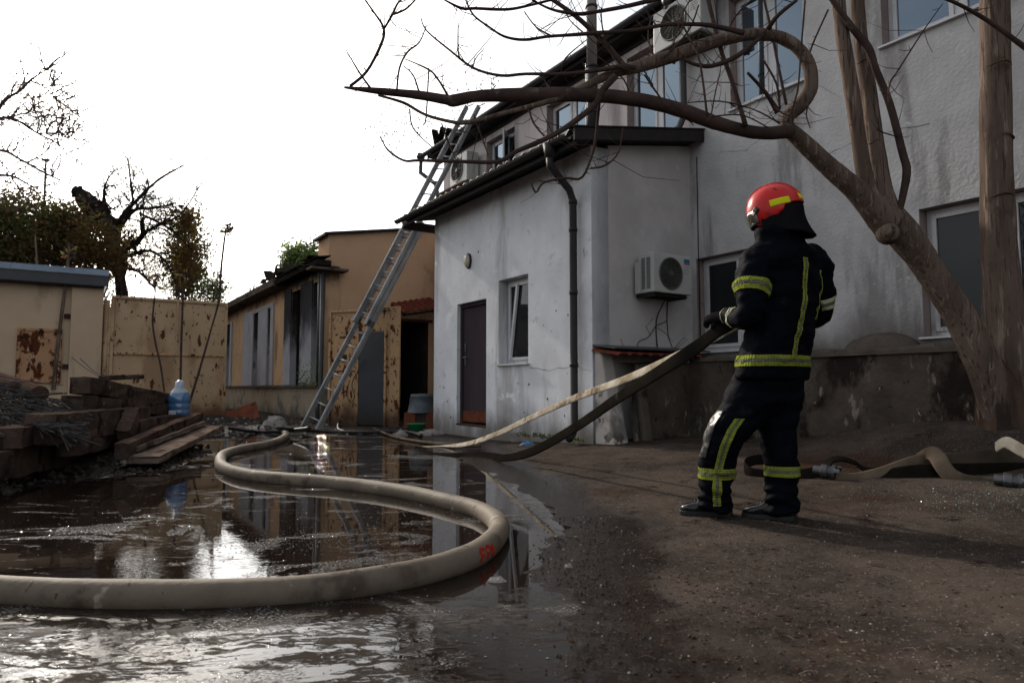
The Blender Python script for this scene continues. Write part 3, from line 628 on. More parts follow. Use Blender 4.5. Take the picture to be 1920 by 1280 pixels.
# small stains of missing render, each its own chip
for k in range(34):
    u_ = random.uniform(6.5, 10.6); z_ = random.choice([random.uniform(.1,1.2), random.uniform(.2,3.3)])
    if 8.9 < u_ < 9.95 and z_ < 2.3 or 7.7 < u_ < 8.7 and 1.0 < z_ < 2.5 or abs(u_-6.69) < .12: continue
    cb = MB(); r_ = random.uniform(.008,.022); n = 7
    ring = [P(u_ + r_*math.cos(a)*random.uniform(.6,1.3), VE-.0015, z_ + r_*math.sin(a)*random.uniform(.6,1.5)) for a in [2*math.pi*j/n for j in range(n)]]
    cb.add(ring + [P(u_, VE-.004, z_)], [(j, (j+1)%n, n) for j in range(n)]); obj('chip', cb, M['rooftrim'], annex)
# hairline cracks in the render
def crack(name, par, fn, pts, w=.004):
    m_ = MB(); P_ = []
    for (a, z), (b_, z2) in zip(pts[:-1], pts[1:]):
        for k in range(5): t = k/5; P_.append((a+(b_-a)*t + random.uniform(-.012,.012), z+(z2-z)*t + random.uniform(-.012,.012)))
    P_.append(pts[-1]); rr = []
    for i, (a, z) in enumerate(P_):
        ww_ = w*random.uniform(.3,1); rr.append([fn(a, z-ww_/2), fn(a, z+ww_/2)])
    m_.rings(rr, False, closed=False); obj(name, m_, M['rooftrim'], par)
fE = lambda a, z: P(a, VE-.002, z); fM = lambda a, z: P(a, VM-.003, z)
crack('crack', annex, fE, [(7.78,1.07),(7.3,1.02),(6.8,1.06),(6.5,1.0)], .007); crack('crack', annex, fE, [(9.3,2.65),(9.28,2.3)], .004); crack('crack', annex, fE, [(8.2,1.1),(8.25,.5),(8.12,.15)], .005)
crack('crack', annex, fE, [(10.3,3.2),(10.05,2.7),(10.1,2.3)], .004)
crack('crack', house, fM, [(4.5,3.4),(4.0,3.5),(3.3,3.42)], .006); crack('crack', house, fM, [(4.6,4.36),(4.2,4.0),(4.25,3.7)], .005); crack('crack', house, fM, [(5.9,3.9),(5.5,3.8),(5.1,3.95)], .005)
# small wall lamp
lm = thing('wall_lamp', 'round opal bulkhead lamp high on the white annexe wall above the door', 'lamp', P(9.48, VE, 2.82))
b_ = MB(); rs = []
for r_, d_ in ((.075,0), (.08,.02), (.078,.035)): rs.append([P(9.48 + r_*math.cos(a), VE-d_-.001, 2.82 + 1.6*r_*math.sin(a)) for a in [2*math.pi*j/20 for j in range(20)]])
b_.rings(rs); obj('base_ring', b_, M['acdark'], lm, smooth=False)
b_ = MB(); rs = []
for k in range(7):
    a0_ = math.pi/2*k/6; r_ = .072*math.cos(a0_)+.001; d_ = .036+.05*math.sin(a0_); rs.append([P(9.48 + r_*math.cos(a), VE-d_, 2.82 + 1.6*r_*math.sin(a)) for a in [2*math.pi*j/20 for j in range(20)]])
b_.rings(rs); obj('glass', b_, M['lampglass'], lm, smooth=True)

# ================================================================== FLUE PIPE
fp = thing('flue_pipe', 'tall round metal flue, pale above and dark wrapped below, rising behind the annexe roof', 'chimney', P(7.6, 6.2, 3.9))
q0 = at(1111, 250, 8.55)
t_ = MB(); t_.tube([Vector((q0.x, q0.y, 3.85)), Vector((q0.x, q0.y, 4.92))], .073, 20); obj('wrapped_section', t_, M['flue2'], fp, smooth=True)
t_ = MB(); t_.tube([Vector((q0.x, q0.y, 4.90)), Vector((q0.x, q0.y, 7.4))], .067, 20); obj('pipe', t_, M['flue'], fp, smooth=True)
t_ = MB(); t_.tube([Vector((q0.x-.082, q0.y-.02, 3.9)), Vector((q0.x-.082, q0.y-.02, 4.95))], .006, 6); obj('seam', t_, M['flue'], fp)
t_ = MB()
for z in (4.3, 4.9, 5.7): t_.tube([Vector((q0.x, q0.y, z)), Vector((q0.x, q0.y, z+.025))], .081, 20)
obj('collar', t_, M['flue2'], fp, smooth=True)

# ================================================================== AIR CONDITIONERS
def acunit(name_label, plane, o, su, sd, W=.68, Hh=.50, D=.27, label=True, angle=0):
    """o: lower front left corner; su: unit vector along the front; sd: unit vector to the wall"""
    t = thing('air_conditioner', name_label, 'air conditioner', o, 'outdoor air conditioner units')
    Z = Vector((0,0,1)); su = Vector(su).normalized(); sd = Vector(sd).normalized()
    b = MB(); b.boxf(o, su*W, sd*D, Z*Hh); obj('casing', b, M['acwhite'], t, bevel=.012)
    fc = o + su*W*.44 + Z*Hh*.50; rr = .205*Hh/.5
    # dished fan grille: rings and spokes over a dark bowl
    f = MB(); rs = []
    for r_, d_ in ((rr, -.004), (rr, -.018), (rr*.95, -.022), (rr*.9, -.012)): rs.append([fc + sd*d_ + (su*math.cos(a)+Z*math.sin(a))*r_ for a in [2*math.pi*j/40 for j in range(40)]])
    f.rings(rs, False); obj('grille_rim', f, M['acfan'], t, smooth=True)
    f = MB(); f.add([fc + sd*-.006 + (su*math.cos(a)+Z*math.sin(a))*rr*.94 for a in [2*math.pi*j/40 for j in range(40)]], [tuple(range(40))]); obj('fan_opening', f, M['acdark'], t)
    f = MB()
    for k in range(1, 13): 
        r_ = rr*k/13; f.tube([fc + sd*-.014 + (su*math.cos(a)+Z*math.sin(a))*r_ for a in [2*math.pi*j/36 for j in range(37)]], .0022, 4, cap=False)
    for k in range(12): 
        a = 2*math.pi*k/12; f.tube([fc + sd*-.014, fc + sd*-.014 + (su*math.cos(a)+Z*math.sin(a))*rr], .0025, 4)
    obj('grille_wires', f, M['acfan'], t)
    f = MB(); f.tube([fc + sd*-.008, fc+sd*-.024], [.04,.032], 20); obj('hub', f, M['acfan'], t, smooth=False)
    # side louvre slots
    f = MB()
    for c_ in range(2):
        for r_ in range(17):
            z = Hh*.10 + r_*Hh*.80/17; x = D*(.2 + .34*c_)
            f.boxf(o + su*-.003 + sd*x + Z*z, su*.006, sd*D*.24, Z*Hh*.026)
    tag(obj('louvre_slots', f, M['acdark'], t), kind='stuff')
    f = MB(); f.boxf(o + sd*(D*.15) + su*.03 - Z*.035, su*W*.9, sd*(D*.9+.06), Z*.012)
    f.boxf(o + sd*(D*.15) + su*.03 - Z*.05, su*.03, sd*(D+.03), Z*.05); f.boxf(o + sd*(D*.15) + su*(W-.08) - Z*.05, su*.03, sd*(D+.03), Z*.05)
    obj('bracket', f, M['acdark'], t)
    f = MB(); f.boxf(o + su*-.035 + sd*(D*.75) + Z*.0, su*.03, sd*.09, Z*Hh*.8); obj('valve_cover', f, M['acwhite'], t)
    if label:
        f = MB(); f.boxf(o + su*W*.80 + sd*-.004 + Z*Hh*.82, su*W*.15, sd*.003, Z*Hh*.10); obj('badge', f, M['blue'], t)
        f = MB(); f.boxf(o + su*W*.80 + sd*-.004 + Z*Hh*.775, su*W*.15, sd*.003, Z*Hh*.03); obj('badge_stripe', f, M['pink'], t)
        f = MB()
        for k in range(4): f.boxf(o + su*W*.79 + sd*-.003 + Z*Hh*(.70-.055*k), su*W*.15, sd*.002, Z*.004)
        obj('printed_lines', f, M['grey'], t)
    return t
Vv = Vector((VX, VY, 0)); Uv = Vector((UX, UY, 0))
acunit('white outdoor air conditioner with round fan on the annexe side wall beside the firefighter', 'u', P(6.08, 6.06, 1.98), Vv, Uv)
acunit('white air conditioner high under the eave above the tall upper window', 'v', P(6.70, 6.74, 5.45), -Uv, Vv, W=.86, Hh=.58, D=.30)
acunit('small far air conditioner on its shelf by the ladder below the eave', 'v', P(12.9, 6.80, 5.1), -Uv, Vv, W=.75, Hh=.62, D=.28, label=False)
lv = MB(); lv.box(12.0, 13.1, 6.62, 7.13, 4.98, 5.01); tag(obj('shelf', lv, M['woodpale'], base=P(12.5,6.9,4.7)), 'thin board shelf beneath the small far air conditioner by the ladder', 'shelf')
cb = MB(); cb.tube(smooth_path([(*P(6.25,6.45,1.95),), (*P(6.41,6.44,1.7),), (*P(6.415,6.43,1.45),), (*P(6.42,6.47,1.2),)], 4), .008, 6)
tag(obj('cable', cb, M['cable'], base=P(6.3,6.45,1.3)), 'black cable hanging down from the air conditioner on the annexe side wall', 'cable')
# bare dead creeper on the side wall
cp = thing('creeper', 'thin dead creeper stems spread on the annexe side wall under the air conditioner', 'plant', P(6.4, 6.4, 1.2))
def sidep(px, py): v, z = vz(px, py, 6.415); return P(6.415, v, z)
for k, (pts, r_) in enumerate([([(1252,560),(1251,600),(1246,604),(1230,610),(1221,625),(1214,633),(1200,638),(1195,645),(1198,652)], .007), ([(1251,600),(1253,630),(1262,655)], .006), ([(1220,630),(1212,612),(1225,596)], .003), ([(1262,655),(1275,640),(1285,632)], .004), ([(1262,655),(1272,650),(1290,635)], .003), ([(1170,652),(1164,634)], .003), ([(1228,612),(1245,622),(1262,640)],.003)]):
    m_ = MB(); m_.tube([sidep(*p) + Vector((random.uniform(-.004,.004),)*3) for p in pts], [r_*(1-.5*i/len(pts)) for i in range(len(pts))], 6); obj('stem', m_, M['barkdark'], cp)

# ================================================================== RETAINING WALL, SMALL TILED SHED ROOF
rw = thing('retaining_wall', 'low dark stained concrete retaining wall behind the firefighter', 'wall', P(6.2, 6.75, .2))
UR, VR, ZR = 6.16, 6.76, 1.17
def rough_wall(plane, c, a0, a1, z0, z1, th, amp, step=.06):
    mb = MB(); na = max(2, int((a1-a0)/step)); nzz = int((z1-z0)/step); vs = []; fs = []
    for i in range(na+1):
        for j in range(nzz+1):
            a = a0+(a1-a0)*i/na; z = z0+(z1-z0)*j/nzz
            d = amp*mnoise.fractal(Vector((a*1.3, z*1.3, c)), 1, 2, 4) + .3*amp*mnoise.fractal(Vector((a*7, z*7, c)), 1, 2, 3)
            if j == nzz: z += .03*mnoise.noise(Vector((a*2.1, 5, c)))
            vs.append(P(a, c+d, z) if plane == 'v' else P(c+d, a, z))
    for i in range(na):
        for j in range(nzz): fs.append((i*(nzz+1)+j, (i+1)*(nzz+1)+j, (i+1)*(nzz+1)+j+1, i*(nzz+1)+j+1))
    # top going back
    o = len(vs)
    for i in range(na+1):
        a = a0+(a1-a0)*i/na; z = vs[i*(nzz+1)+nzz][2]
        vs.append(P(a, c+th, z+.02) if plane == 'v' else P(c+th, a, z+.02))
    for i in range(na): fs.append((i*(nzz+1)+nzz, (i+1)*(nzz+1)+nzz, o+i+1, o+i))
    mb.add(vs, fs); return mb
obj('wall_face', rough_wall('v', VR, -6, UR, -.1, ZR, .38, .045), M['concrete'], rw, smooth=True)
obj('wall_face', rough_wall('u', UR, 5.75, VR+.1, -.1, 1.10, .30, .03), M['concrete'], rw, smooth=True)
cpg = rough_wall('v', VR-.035, -6, UR-.1, ZR-.055, ZR+.02, .36, .025, .035); obj('coping', cpg, M['concretetop'], rw, smooth=True)
mo = MB()   # low dome standing in for a dark stain on the wall
n = 16; ctr = uz(1625, 640, 6.95); rs = []
for k in range(7):
    a0_ = math.pi/2*k/6; rs.append([P(ctr[0]-.05 + .40*math.cos(a0_)*math.cos(a)*(1+.15*math.sin(3*a)), 7.10 + .12*math.cos(a0_)*math.sin(a), ZR-.02 + .20*math.sin(a0_)+.03*mnoise.noise(Vector((a*2,k*.8,3)))) for a in [2*math.pi*j/n for j in range(n)]])
mo.rings(rs); obj('stain_dome', mo, M['concretetop'], rw, smooth=True)
# leaning whitewashed buttress at the annexe corner
bt = thing('buttress', 'flaking whitewashed sloping buttress at the annexe corner beside the drainpipe', 'buttress', P(6.35, 5.3, 0))
bm_ = MB(); bm_.hexa([P(6.02,5.38,-.1), P(6.42,5.38,-.1), P(6.42,5.62,-.1), P(6.02,5.62,-.1), P(6.30,5.38,1.24), P(6.42,5.38,1.24), P(6.42,5.56,1.24), P(6.30,5.56,1.24)]); obj('buttress_body', bm_, M['whitewash'], bt, bevel=.02)
bm_ = MB(); bm_.hexa([P(6.05,5.86,.02), P(6.15,5.86,.02), P(6.15,6.02,.02), P(6.05,6.02,.02), P(6.10,5.80,1.0), P(6.18,5.80,1.0), P(6.18,5.92,1.0), P(6.10,5.92,1.0)]); obj('stub', bm_, M['concretetop'], bt, bevel=.03)
for k, (a_, c_) in enumerate(((5.97, 'brick'), (6.0, 'brickw'))):
    st = MB(); st.box(a_-.03, a_+.16, 5.50+.17*k, 5.64+.17*k, .0, .12+.02*k); obj('brick', st, M[c_], bt, bevel=.008)
cn = thing('tiled_canopy', 'small canopy of red clay tiles low against the annexe side wall', 'canopy', P(6.3, 6, 1.25))
cm_ = MB(); cm_.hexa([P(6.02,5.36,1.245), P(6.425,5.36,1.30), P(6.425,7.0,1.30), P(6.02,7.0,1.245), P(6.02,5.36,1.262), P(6.425,5.36,1.317), P(6.425,7.0,1.317), P(6.02,7.0,1.262)]); obj('cover_sheet', cm_, M['pipe'], cn)
for k in range(9):
    v_ = 5.42 + .17*k; m_ = MB(); rs = []
    for q in range(2):
        u_ = (5.93, 6.42)[q]; zz = (1.165, 1.235)[q]
        rs.append([P(u_, v_ + .085*math.cos(a)+.0, zz + .035*math.sin(a)) for a in [math.pi*j/6 for j in range(7)]] + [P(u_, v_ + .070*math.cos(a), zz + .022*math.sin(a)) for a in [math.pi*j/6 for j in range(6,-1,-1)]])
    m_.rings(rs); obj('tile', m_, M['redtile'], cn, smooth=False)
# ================================================================== LONG BURNT BUILDING (left, low)
VL = 4.55
burnt = thing('burnt_building', 'low peach building with soot-blackened windows and a charred roof edge', 'building', P(14.3, VL, 0))
bw_holes = [(19.15-.35, 19.15, .86, 2.95), (20.74-.55, 20.74+.1, .86, 2.95), (14.42, 15.10, .86, 3.12), (16.0, 16.80, .86, 3.12), (24.2, 24.95, .86, 2.95)]
ww = MB(); wall(ww, 'v', VL, 14.25, 27, .86, 3.40, bw_holes, .30); obj('wall', ww, [M['peachsoot'], M['pilsoot']], burnt)
pw = MB(); wall(pw, 'v', VL-.06, 14.2, 27, -.1, .80, [], .30); obj('plinth', pw, M['plinth'], burnt)
pw = MB(); pw.box(14.15, 27, VL-.14, VL+.05, .80, .86); obj('sill_course', pw, M['concretetop'], burnt)
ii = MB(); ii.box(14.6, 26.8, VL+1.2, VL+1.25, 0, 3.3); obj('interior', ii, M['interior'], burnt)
ii = MB(); wall(ii, 'u', 27, VL, 9, -.1, 3.4, [], .25); obj('wall', ii, M['peach'], burnt)
# painted surrounds standing proud of the wall
for (a, b_, z1) in ((13.99+.30, 14.42, 3.2), (15.10, 16.0, 3.2), (16.80, 17.42, 3.2), (18.5, 18.80, 3.05), (19.15, 20.19, 3.05), (20.84, 22.15, 3.05), (23.9, 24.2, 3.0)):
    pl = MB(); pl.box(a+.003, b_-.003, VL-.035, VL-.002, .862, z1); obj('pilaster', pl, M['pilsoot'] if a < 17.4 else M['pilaster'], burnt, bevel=.006)
pl = MB(); pl.box(18.5, 22.15, VL-.04, VL-.002, 2.952, 3.06); obj('lintel', pl, M['pilaster'], burnt)
for (a, b_, z0, z1) in bw_holes[:2] + bw_holes[4:]: window(burnt, 'v', VL, a, b_, z0, z1, mull=(), d=.12, sill=False, fw=.04)
# burnt window frames
for (a, b_, z0, z1) in bw_holes[2:4]:
    f = MB(); f.box(a, a+.05, VL+.12, VL+.17, z0, z1); f.box(b_-.05, b_, VL+.12, VL+.17, z0, z1); f.box(a, b_, VL+.12, VL+.17, 2.2, 2.25); f.box((a+b_)/2-.03, (a+b_)/2+.02, VL+.12, VL+.16, z0, 2.2); obj('burnt_frame', f, M['charred'], burnt)
    f = MB(); f.box(a+.05, b_-.05, VL+.2, VL+.23, z0, z0+.95); obj('panel', f, M['soot'], burnt)
# eaves board, charred rafters and broken sheets
ev = MB(); ev.box(17.3, 27, VL-.36, VL+.02, 3.32, 3.50); obj('eaves_board', ev, M['concretetop'], burnt, bevel=.01)
ev = MB(); ev.box(13.95, 17.3, VL-.30, VL+.02, 3.34, 3.46); obj('eaves_board', ev, M['charred'], burnt, bevel=.01)
ev = MB(); ev.box(13.95, 14.32, VL-.40, VL+.40, 3.26, 3.31); obj('ledge', ev, M['concretetop'], burnt)
rf = MB(); rf.hexa([P(14.0,VL-.3,3.5), P(27,VL-.3,3.5), P(27,VL+.02,3.55), P(14.0,VL+.02,3.55), P(14.0,VL-.3,3.53), P(27,VL-.3,3.53), P(27,VL+.02,3.58), P(14.0,VL+.02,3.58)]); rf.hexa([P(15.2,VL+.03,3.5), P(27,VL+.03,3.5), P(27,VL+4,4.1), P(15.2,VL+4,4.1), P(15.2,VL+.03,3.53), P(27,VL+.03,3.53), P(27,VL+4,4.13), P(15.2,VL+4,4.13)]); obj('roof', rf, M['charred'], burnt)
random.seed(11)
for k in range(70):
    u = 14.05 + k*.185 + random.uniform(-.08,.08); m_ = MB(); big = u < 18.5
    l = random.uniform(.3,.95 if big else .6); an = random.uniform(-.5,.5); up = random.uniform(-.05, .34 if big else .13)
    c0 = P(u, VL-.34+random.uniform(-.08,.1), 3.44+random.uniform(-.06,.16 if big else .08))
    d_ = Vector((UX,UY,0))*l*math.cos(an) + Vector((VX,VY,0))*l*abs(math.sin(an))*.7 + Vector((0,0,up))
    m_.boxf(c0, d_, Vector((VX,VY,0.1))*random.uniform(.05,.25), Vector((.01,.01,random.uniform(.012,.04)))); obj('broken_roof_piece', m_, M['charred'] if big or random.random()<.5 else M['slate'], burnt)
m_ = MB(); q = at(612, 520, 14.3)
m_.tube([P(14.15, VL-.10, 3.28), P(14.15, VL-.10, .9), P(14.15, VL-.16, .4), P(14.15,VL-.16,.05)], .045, 12); m_.tube([P(14.34, VL-.10, 3.28), P(14.34, VL-.10, .87)], .04, 12); obj('downpipe', m_, M['pipe'], burnt, smooth=True)
m_ = MB(); m_.box(19.0, 20.6, VL+1.5, VL+2.6, 3.6, 4.35); m_.box(19.5, 19.8, VL+1.9, VL+2.2, 4.35, 4.75); obj('chimney_stack', m_, M['plinth'], burnt, bevel=.03)

# ================================================================== TALL ORANGE BUILDING BEHIND THE LADDER
UO = 14.3
tall = thing('orange_building', 'windowless orange rendered building with a sloping dark roof edge behind the ladder', 'building', P(UO, 4.65, 0))
def ot(v): return 4.07 + (v-4.62)*.175
tw = MB(); wall(tw, 'u', UO, 4.62, 8.6, 0, ot, [(6.18, 7.0, -1, 2.36)], .3); obj('wall', tw, [M['orange'], M['soot']], tall)
tw = MB(); wall(tw, 'v', 4.62, UO+.3, UO+.75, 3.4, 4.06, [], .3); obj('wall', tw, M['orange'], tall)
tw = MB(); tw.hexa([P(UO-.12,4.50,ot(4.5)), P(UO-.12,8.6,ot(8.6)), P(UO+.8,8.6,ot(8.6)), P(UO+.8,4.50,ot(4.5)), P(UO-.12,4.50,ot(4.5)+.06), P(UO-.12,8.6,ot(8.6)+.06), P(UO+.8,8.6,ot(8.6)+.06), P(UO+.8,4.50,ot(4.5)+.06)]); obj('roof', tw, M['rooftrim'], tall, bevel=.01)
tw = MB(); tw.box(UO+2.6, UO+2.65, 5.4, 7.6, 0, 3.0); tw.box(UO+.3, UO+2.6, 7.05, 7.1, 0, 3.0); tw.box(UO+.3, UO+2.6, 5.9, 5.95, 0, 3.0); tw.box(UO+.3, UO+2.6, 5.9, 7.1, 2.9, 2.95); obj('interior', tw, M['acdark'], tall)
tw = MB(); tw.box(UO+2.3, UO+2.34, 6.35, 7.0, 1.15, 2.1); obj('inner_panel', tw, M['pipe'], tall); tw = MB(); tw.box(UO+2.26, UO+2.29, 6.5, 6.72, 1.3, 1.9); obj('inner_panel', tw, M['darkdoor'], tall); 
tw = MB(); tw.box(UO-.06, UO-.003, 6.15, 7.08, 2.30, 2.36); obj('lintel_bar', tw, M['rust'], tall)
# little tiled hood over the passage
hd = thing('tiled_hood', 'short hood of dark red tiles over the dark passage beside the annexe', 'canopy', P(UO-.4, 6.6, 2.5))
for k in range(7):
    v_ = 6.12 + .145*k; m_ = MB(); rs = []
    for q in range(2):
        u_ = (UO-.75, UO-.02)[q]; zz = (2.40, 2.68)[q] + .20*(v_-6.12)
        rs.append([P(u_, v_ + .075*math.cos(a), zz + .045*math.sin(a)) for a in [math.pi*j/6 for j in range(7)]] + [P(u_, v_ + .06*math.cos(a), zz + .03*math.sin(a)) for a in [math.pi*j/6 for j in range(6,-1,-1)]])
    m_.rings(rs); obj('tile', m_, M['redtile'], hd)
m_ = MB(); m_.boxf(P(UO-.72, 6.04, 2.33), P(0,1.05,0)+Vector((0,0,.2)), P(.05,0,0), (0,0,.05)); m_.boxf(P(UO-.72, 6.06, 2.35), P(.7,0,0)+Vector((0,0,.26)), P(0,.05,0), (0,0,.05)); obj('hood_rafter', m_, M['charred'], hd)

# ================================================================== BEIGE BUILDING, FAR LEFT
UB = 17.5
bb = thing('beige_building', 'beige rendered building with a blue-grey sheet metal roof edge at far left', 'building', P(UB, 0, 0))
m_ = MB(); wall(m_, 'u', UB, -8, .62, -.1, 3.0, [], .3); obj('wall', m_, M['beige'], bb)
m_ = MB(); wall(m_, 'v', .32, UB+.3, UB+5, -.1, 3.0, [], .3); obj('wall', m_, M['beige'], bb)
m_ = MB(); m_.box(UB-.12, UB-.002, .03, .62, -.1, 2.96); obj('pilaster', m_, M['beige'], bb, bevel=.01)
m_ = MB(); m_.box(UB-.30, UB-.27, -8, .70, 3.0, 3.22); m_.box(UB-.27, UB+5.2, .66, .70, 3.0, 3.22); obj('fascia', m_, M['darkdoor'], bb)
for k in range(5):
    m_ = MB(); a_ = -8+1.74*k; m_.hexa([P(UB-.34,a_,3.222), P(UB-.34,a_+1.735,3.222), P(UB-.2,a_+1.735,3.37), P(UB-.2,a_,3.37), P(UB-.33,a_,3.24), P(UB-.33,a_+1.735,3.24), P(UB+5,a_+1.735,3.75), P(UB+5,a_,3.75)]); obj('roof_sheet', m_, M['bluesheet'], bb)
m_ = MB(); m_.box(UB-.27, UB, -8, .62, 2.97, 3.0); obj('soffit', m_, M['rooftrim'], bb)
ht = thing('rusty_hatch', 'square rusty steel hatch set in the beige wall at far left', 'hatch', P(UB-.05, -.5, .92))
m_ = MB(); m_.box(UB-.05, UB-.02, -.83, -.17, .95, 1.98); obj('hatch_door', m_, M['hatch'], ht)
m_ = MB()
for q in ((-.89,-.83,.9,2.04), (-.17,-.11,.9,2.04), (-.83,-.17,1.98,2.04), (-.83,-.17,.9,.95)): m_.box(UB-.07, UB-.003, q[0], q[1], q[2], q[3])
obj('hatch_frame', m_, M['hatch'], ht, bevel=.005)
m_ = MB(); m_.box(UB-.075, UB-.05, -.86, -.84, 1.1, 1.2); m_.box(UB-.075, UB-.05, -.86, -.84, 1.75, 1.85); obj('hinge', m_, M['rust'], ht)
for z, lb in ((2.33, 'small dark metal box fixed high on the beige wall left of the pilaster'), (1.25, 'small rusty metal box fixed low on the beige wall left of the pilaster')):
    q = thing('wall_box', lb, 'box', P(UB, .0, z)); m_ = MB(); m_.box(UB-.06, UB-.002, -.09, .02, z-.05, z+.05); obj('box_body', m_, M['rust'], q, bevel=.004)
    m_ = MB(); m_.box(UB-.066, UB-.061, -.07, .0, z-.03, z+.03); obj('box_lid', m_, M['rooftrim'], q)

# ================================================================== GATES
UG = 18.0 - .6
gt = thing('steel_gate', 'large closed gate leaf of peeling beige steel between the beige and burnt buildings', 'gate', P(UG, .8, 0))
g0, g1 = vz(208, 600, UG)[0], vz(426, 600, UG)[0]; GZ = 2.83
m_ = MB(); m_.box(UG, UG+.01, g0+.06, g1-.06, .08, GZ-.05); obj('sheet', m_, M['gate'], gt)
for (a, b_, c_, d_, n_) in ((g0, g0+.06, .03, GZ, 'stile'), (g1-.06, g1, .03, GZ, 'stile'), (g0+.06, g1-.06, GZ-.06, GZ, 'top_rail'), (g0+.06, g1-.06, .03, .09, 'bottom_rail'), (g0+.06, g1-.06, 1.53, 1.58, 'middle_rail'), ((g0+g1)/2+.1, (g0+g1)/2+.14, 1.58, GZ-.06, 'upright')):
    m_ = MB(); m_.box(UG-.045, UG-.002, a, b_, c_, d_); obj(n_, m_, M['gate'] if n_ != 'middle_rail' else M['gate2'], gt, bevel=.004)
m_ = MB(); m_.tube([P(UG+.1, g0-.08, 0), P(UG+.1, g0-.08, GZ-.1)], .06, 10); obj('gate_post', m_, M['gate'], gt, smooth=True)
m_ = MB(); m_.tube([P(UG+.02, g0-.02, .1), P(UG+.02, g0-.02, GZ-.25)], .022, 8); obj('hinge_pipe', m_, M['gate'], gt, smooth=True)
# second leaf, swung open beside the burnt building, with a wicket door
A = at(617, 740, 13.95); A.z = 0; B = at(751, 740, 13.35); B.z = 0
dl = (B-A); LW = dl.length; dl.normalize(); dn = Vector((dl.y, -dl.x, 0))
g2 = thing('gate_leaf', 'open rusty orange gate leaf with a dark grey wicket door behind the ladder', 'gate', A)
def G(a, d, z): return A + dl*a + dn*d + Vector((0,0,z))
def gbox(mb, a0, a1, d0, d1, z0, z1): return mb.hexa([G(a0,d0,z0), G(a1,d0,z0), G(a1,d1,z0), G(a0,d1,z0), G(a0,d0,z1), G(a1,d0,z1), G(a1,d1,z1), G(a0,d1,z1)])
def gpx(px):    # running length on the leaf under an image column
    r = ray(px, 700); 
    # A + dl*a = t r
    det = dl.x*(-r.y) + r.x*dl.y
    return (-A.x*(-r.y) + r.x*(-A.y)) / det if abs(det) > 1e-6 else 0
a1_, a2_, a3_ = gpx(674), gpx(722), gpx(733)
GH = 2.37
m_ = MB(); gbox(m_, .04, a1_-.02, 0, .012, .05, GH-.04); gbox(m_, a1_-.02, a2_+.02, 0, .012, 1.92, GH-.04); gbox(m_, a2_+.02, LW-.05, 0, .012, .05, GH-.04); obj('sheet', m_, M['gate2'], g2)
for (x0, x1, z0, z1) in ((0,.05,.03,GH), (LW-.22,LW,.0,GH+.02), (.05,LW-.22,GH-.05,GH), (.05,a1_-.02,.03,.08), (a1_-.06,a1_,.03,1.94), (a2_,a2_+.05,.03,1.94)):
    m_ = MB(); gbox(m_, x0, x1, .014, .055, z0, z1); obj('frame_bar', m_, M['gate2'], g2, bevel=.004)
for (x0, x1, z0, z1) in ((.25,a1_-.1,1.80,1.83), (.05,a1_-.06,1.12,1.14), (.05,a1_-.06,1.34,1.36), (a2_+.06,LW-.22,1.18,1.2)):
    m_ = MB(); gbox(m_, x0, x1, .014, .03, z0, z1); obj('weld_strip', m_, M['rust'], g2)
m_ = MB(); gbox(m_, a1_+.01, a2_-.01, .02, .045, .06, 1.90); wd = obj('wicket_door', m_, M['darkdoor'], g2, bevel=.004)
m_ = MB(); gbox(m_, .30,.50,.02,.05,1.32,1.5); obj('lock_box', m_, M['gate2'], g2, bevel=.006)
m_ = MB(); gbox(m_, .35,.45,.052,.06,1.36,1.46); obj('lock_hole', m_, M['rooftrim'], g2)
m_ = MB(); m_.tube(smooth_path([tuple(G(.55,.09,.95)), tuple(G(.5,.1,.7)), tuple(G(.58,.1,.5)), tuple(G(.68,.1,.62)), tuple(G(.62,.1,.9)), tuple(G(.9,.1,1.35))], 5), .008, 6)
tag(obj('rope', m_, M['cable'], base=G(.5,.1,.7)), 'thin dark rope looped over the open orange gate leaf', 'rope')

# ================================================================== LADDER
foot = gz(580, 808); foot.z = .02
lt = at(891, 205, 13.75)
la = thing('ladder', 'long aluminium extension ladder leaning against the upper eave', 'ladder', foot)
ax = (lt - foot); LL = ax.length; ax.normalize(); sw = Vector((UX, UY, 0)); sw = (sw*.80 + Vector((-.6, 0, 0))).normalized(); sw = (sw - ax*sw.dot(ax)).normalized(); nn_ = ax.cross(sw).normalized()
if nn_.y > 0: nn_ = -nn_
print('ladder length', LL, lt)
def rail(mb, s, a, b, off, w=.11, t=.034):
    c0 = foot + ax*a + sw*s + nn_*off; mb.boxf(c0 - sw*t/2 - nn_*w/2, ax*(b-a), sw*t, nn_*w)
def section(hw, a, b, off):
    for s in (-hw, hw):
        m_ = MB(); rail(m_, s, a, b, off); obj('rail', m_, M['alu'], la, bevel=.004)
        m_ = MB(); 
        for e in (-.034, .034): m_.boxf(foot + ax*a + sw*(s - math.copysign(.022, -s) - .012) + nn_*(off+e-.004), ax*(b-a), sw*.024, nn_*.008)
        obj('rail_flange', m_, M['alu'], la)
    me_ = None; k = 0; z = a + .22
    while z < b-.08:
        if me_ is None:
            m_ = MB(); m_.tube([foot + ax*z + sw*-hw + nn_*off, foot + ax*z + sw*hw + nn_*off], .016, 8); o = obj('rung', m_, M['alu'], la, smooth=True); me_ = o.data; z0_ = z
        else:
            o = link('rung', me_, la); o.location = ax*(z-z0_)
        z += .30
section(.205, .0, LL*.62, 0)
section(.17, LL*.30, LL, .085)
for s in (-.205, .205):
    for f_, l_ in ((.30, .12), (.60, .08)):
        m_ = MB(); m_.boxf(foot + ax*LL*f_ + sw*(s-.025) - nn_*.05, ax*l_, sw*.05, nn_*.19); obj('guide_bracket', m_, M['coupling'], la, bevel=.004)
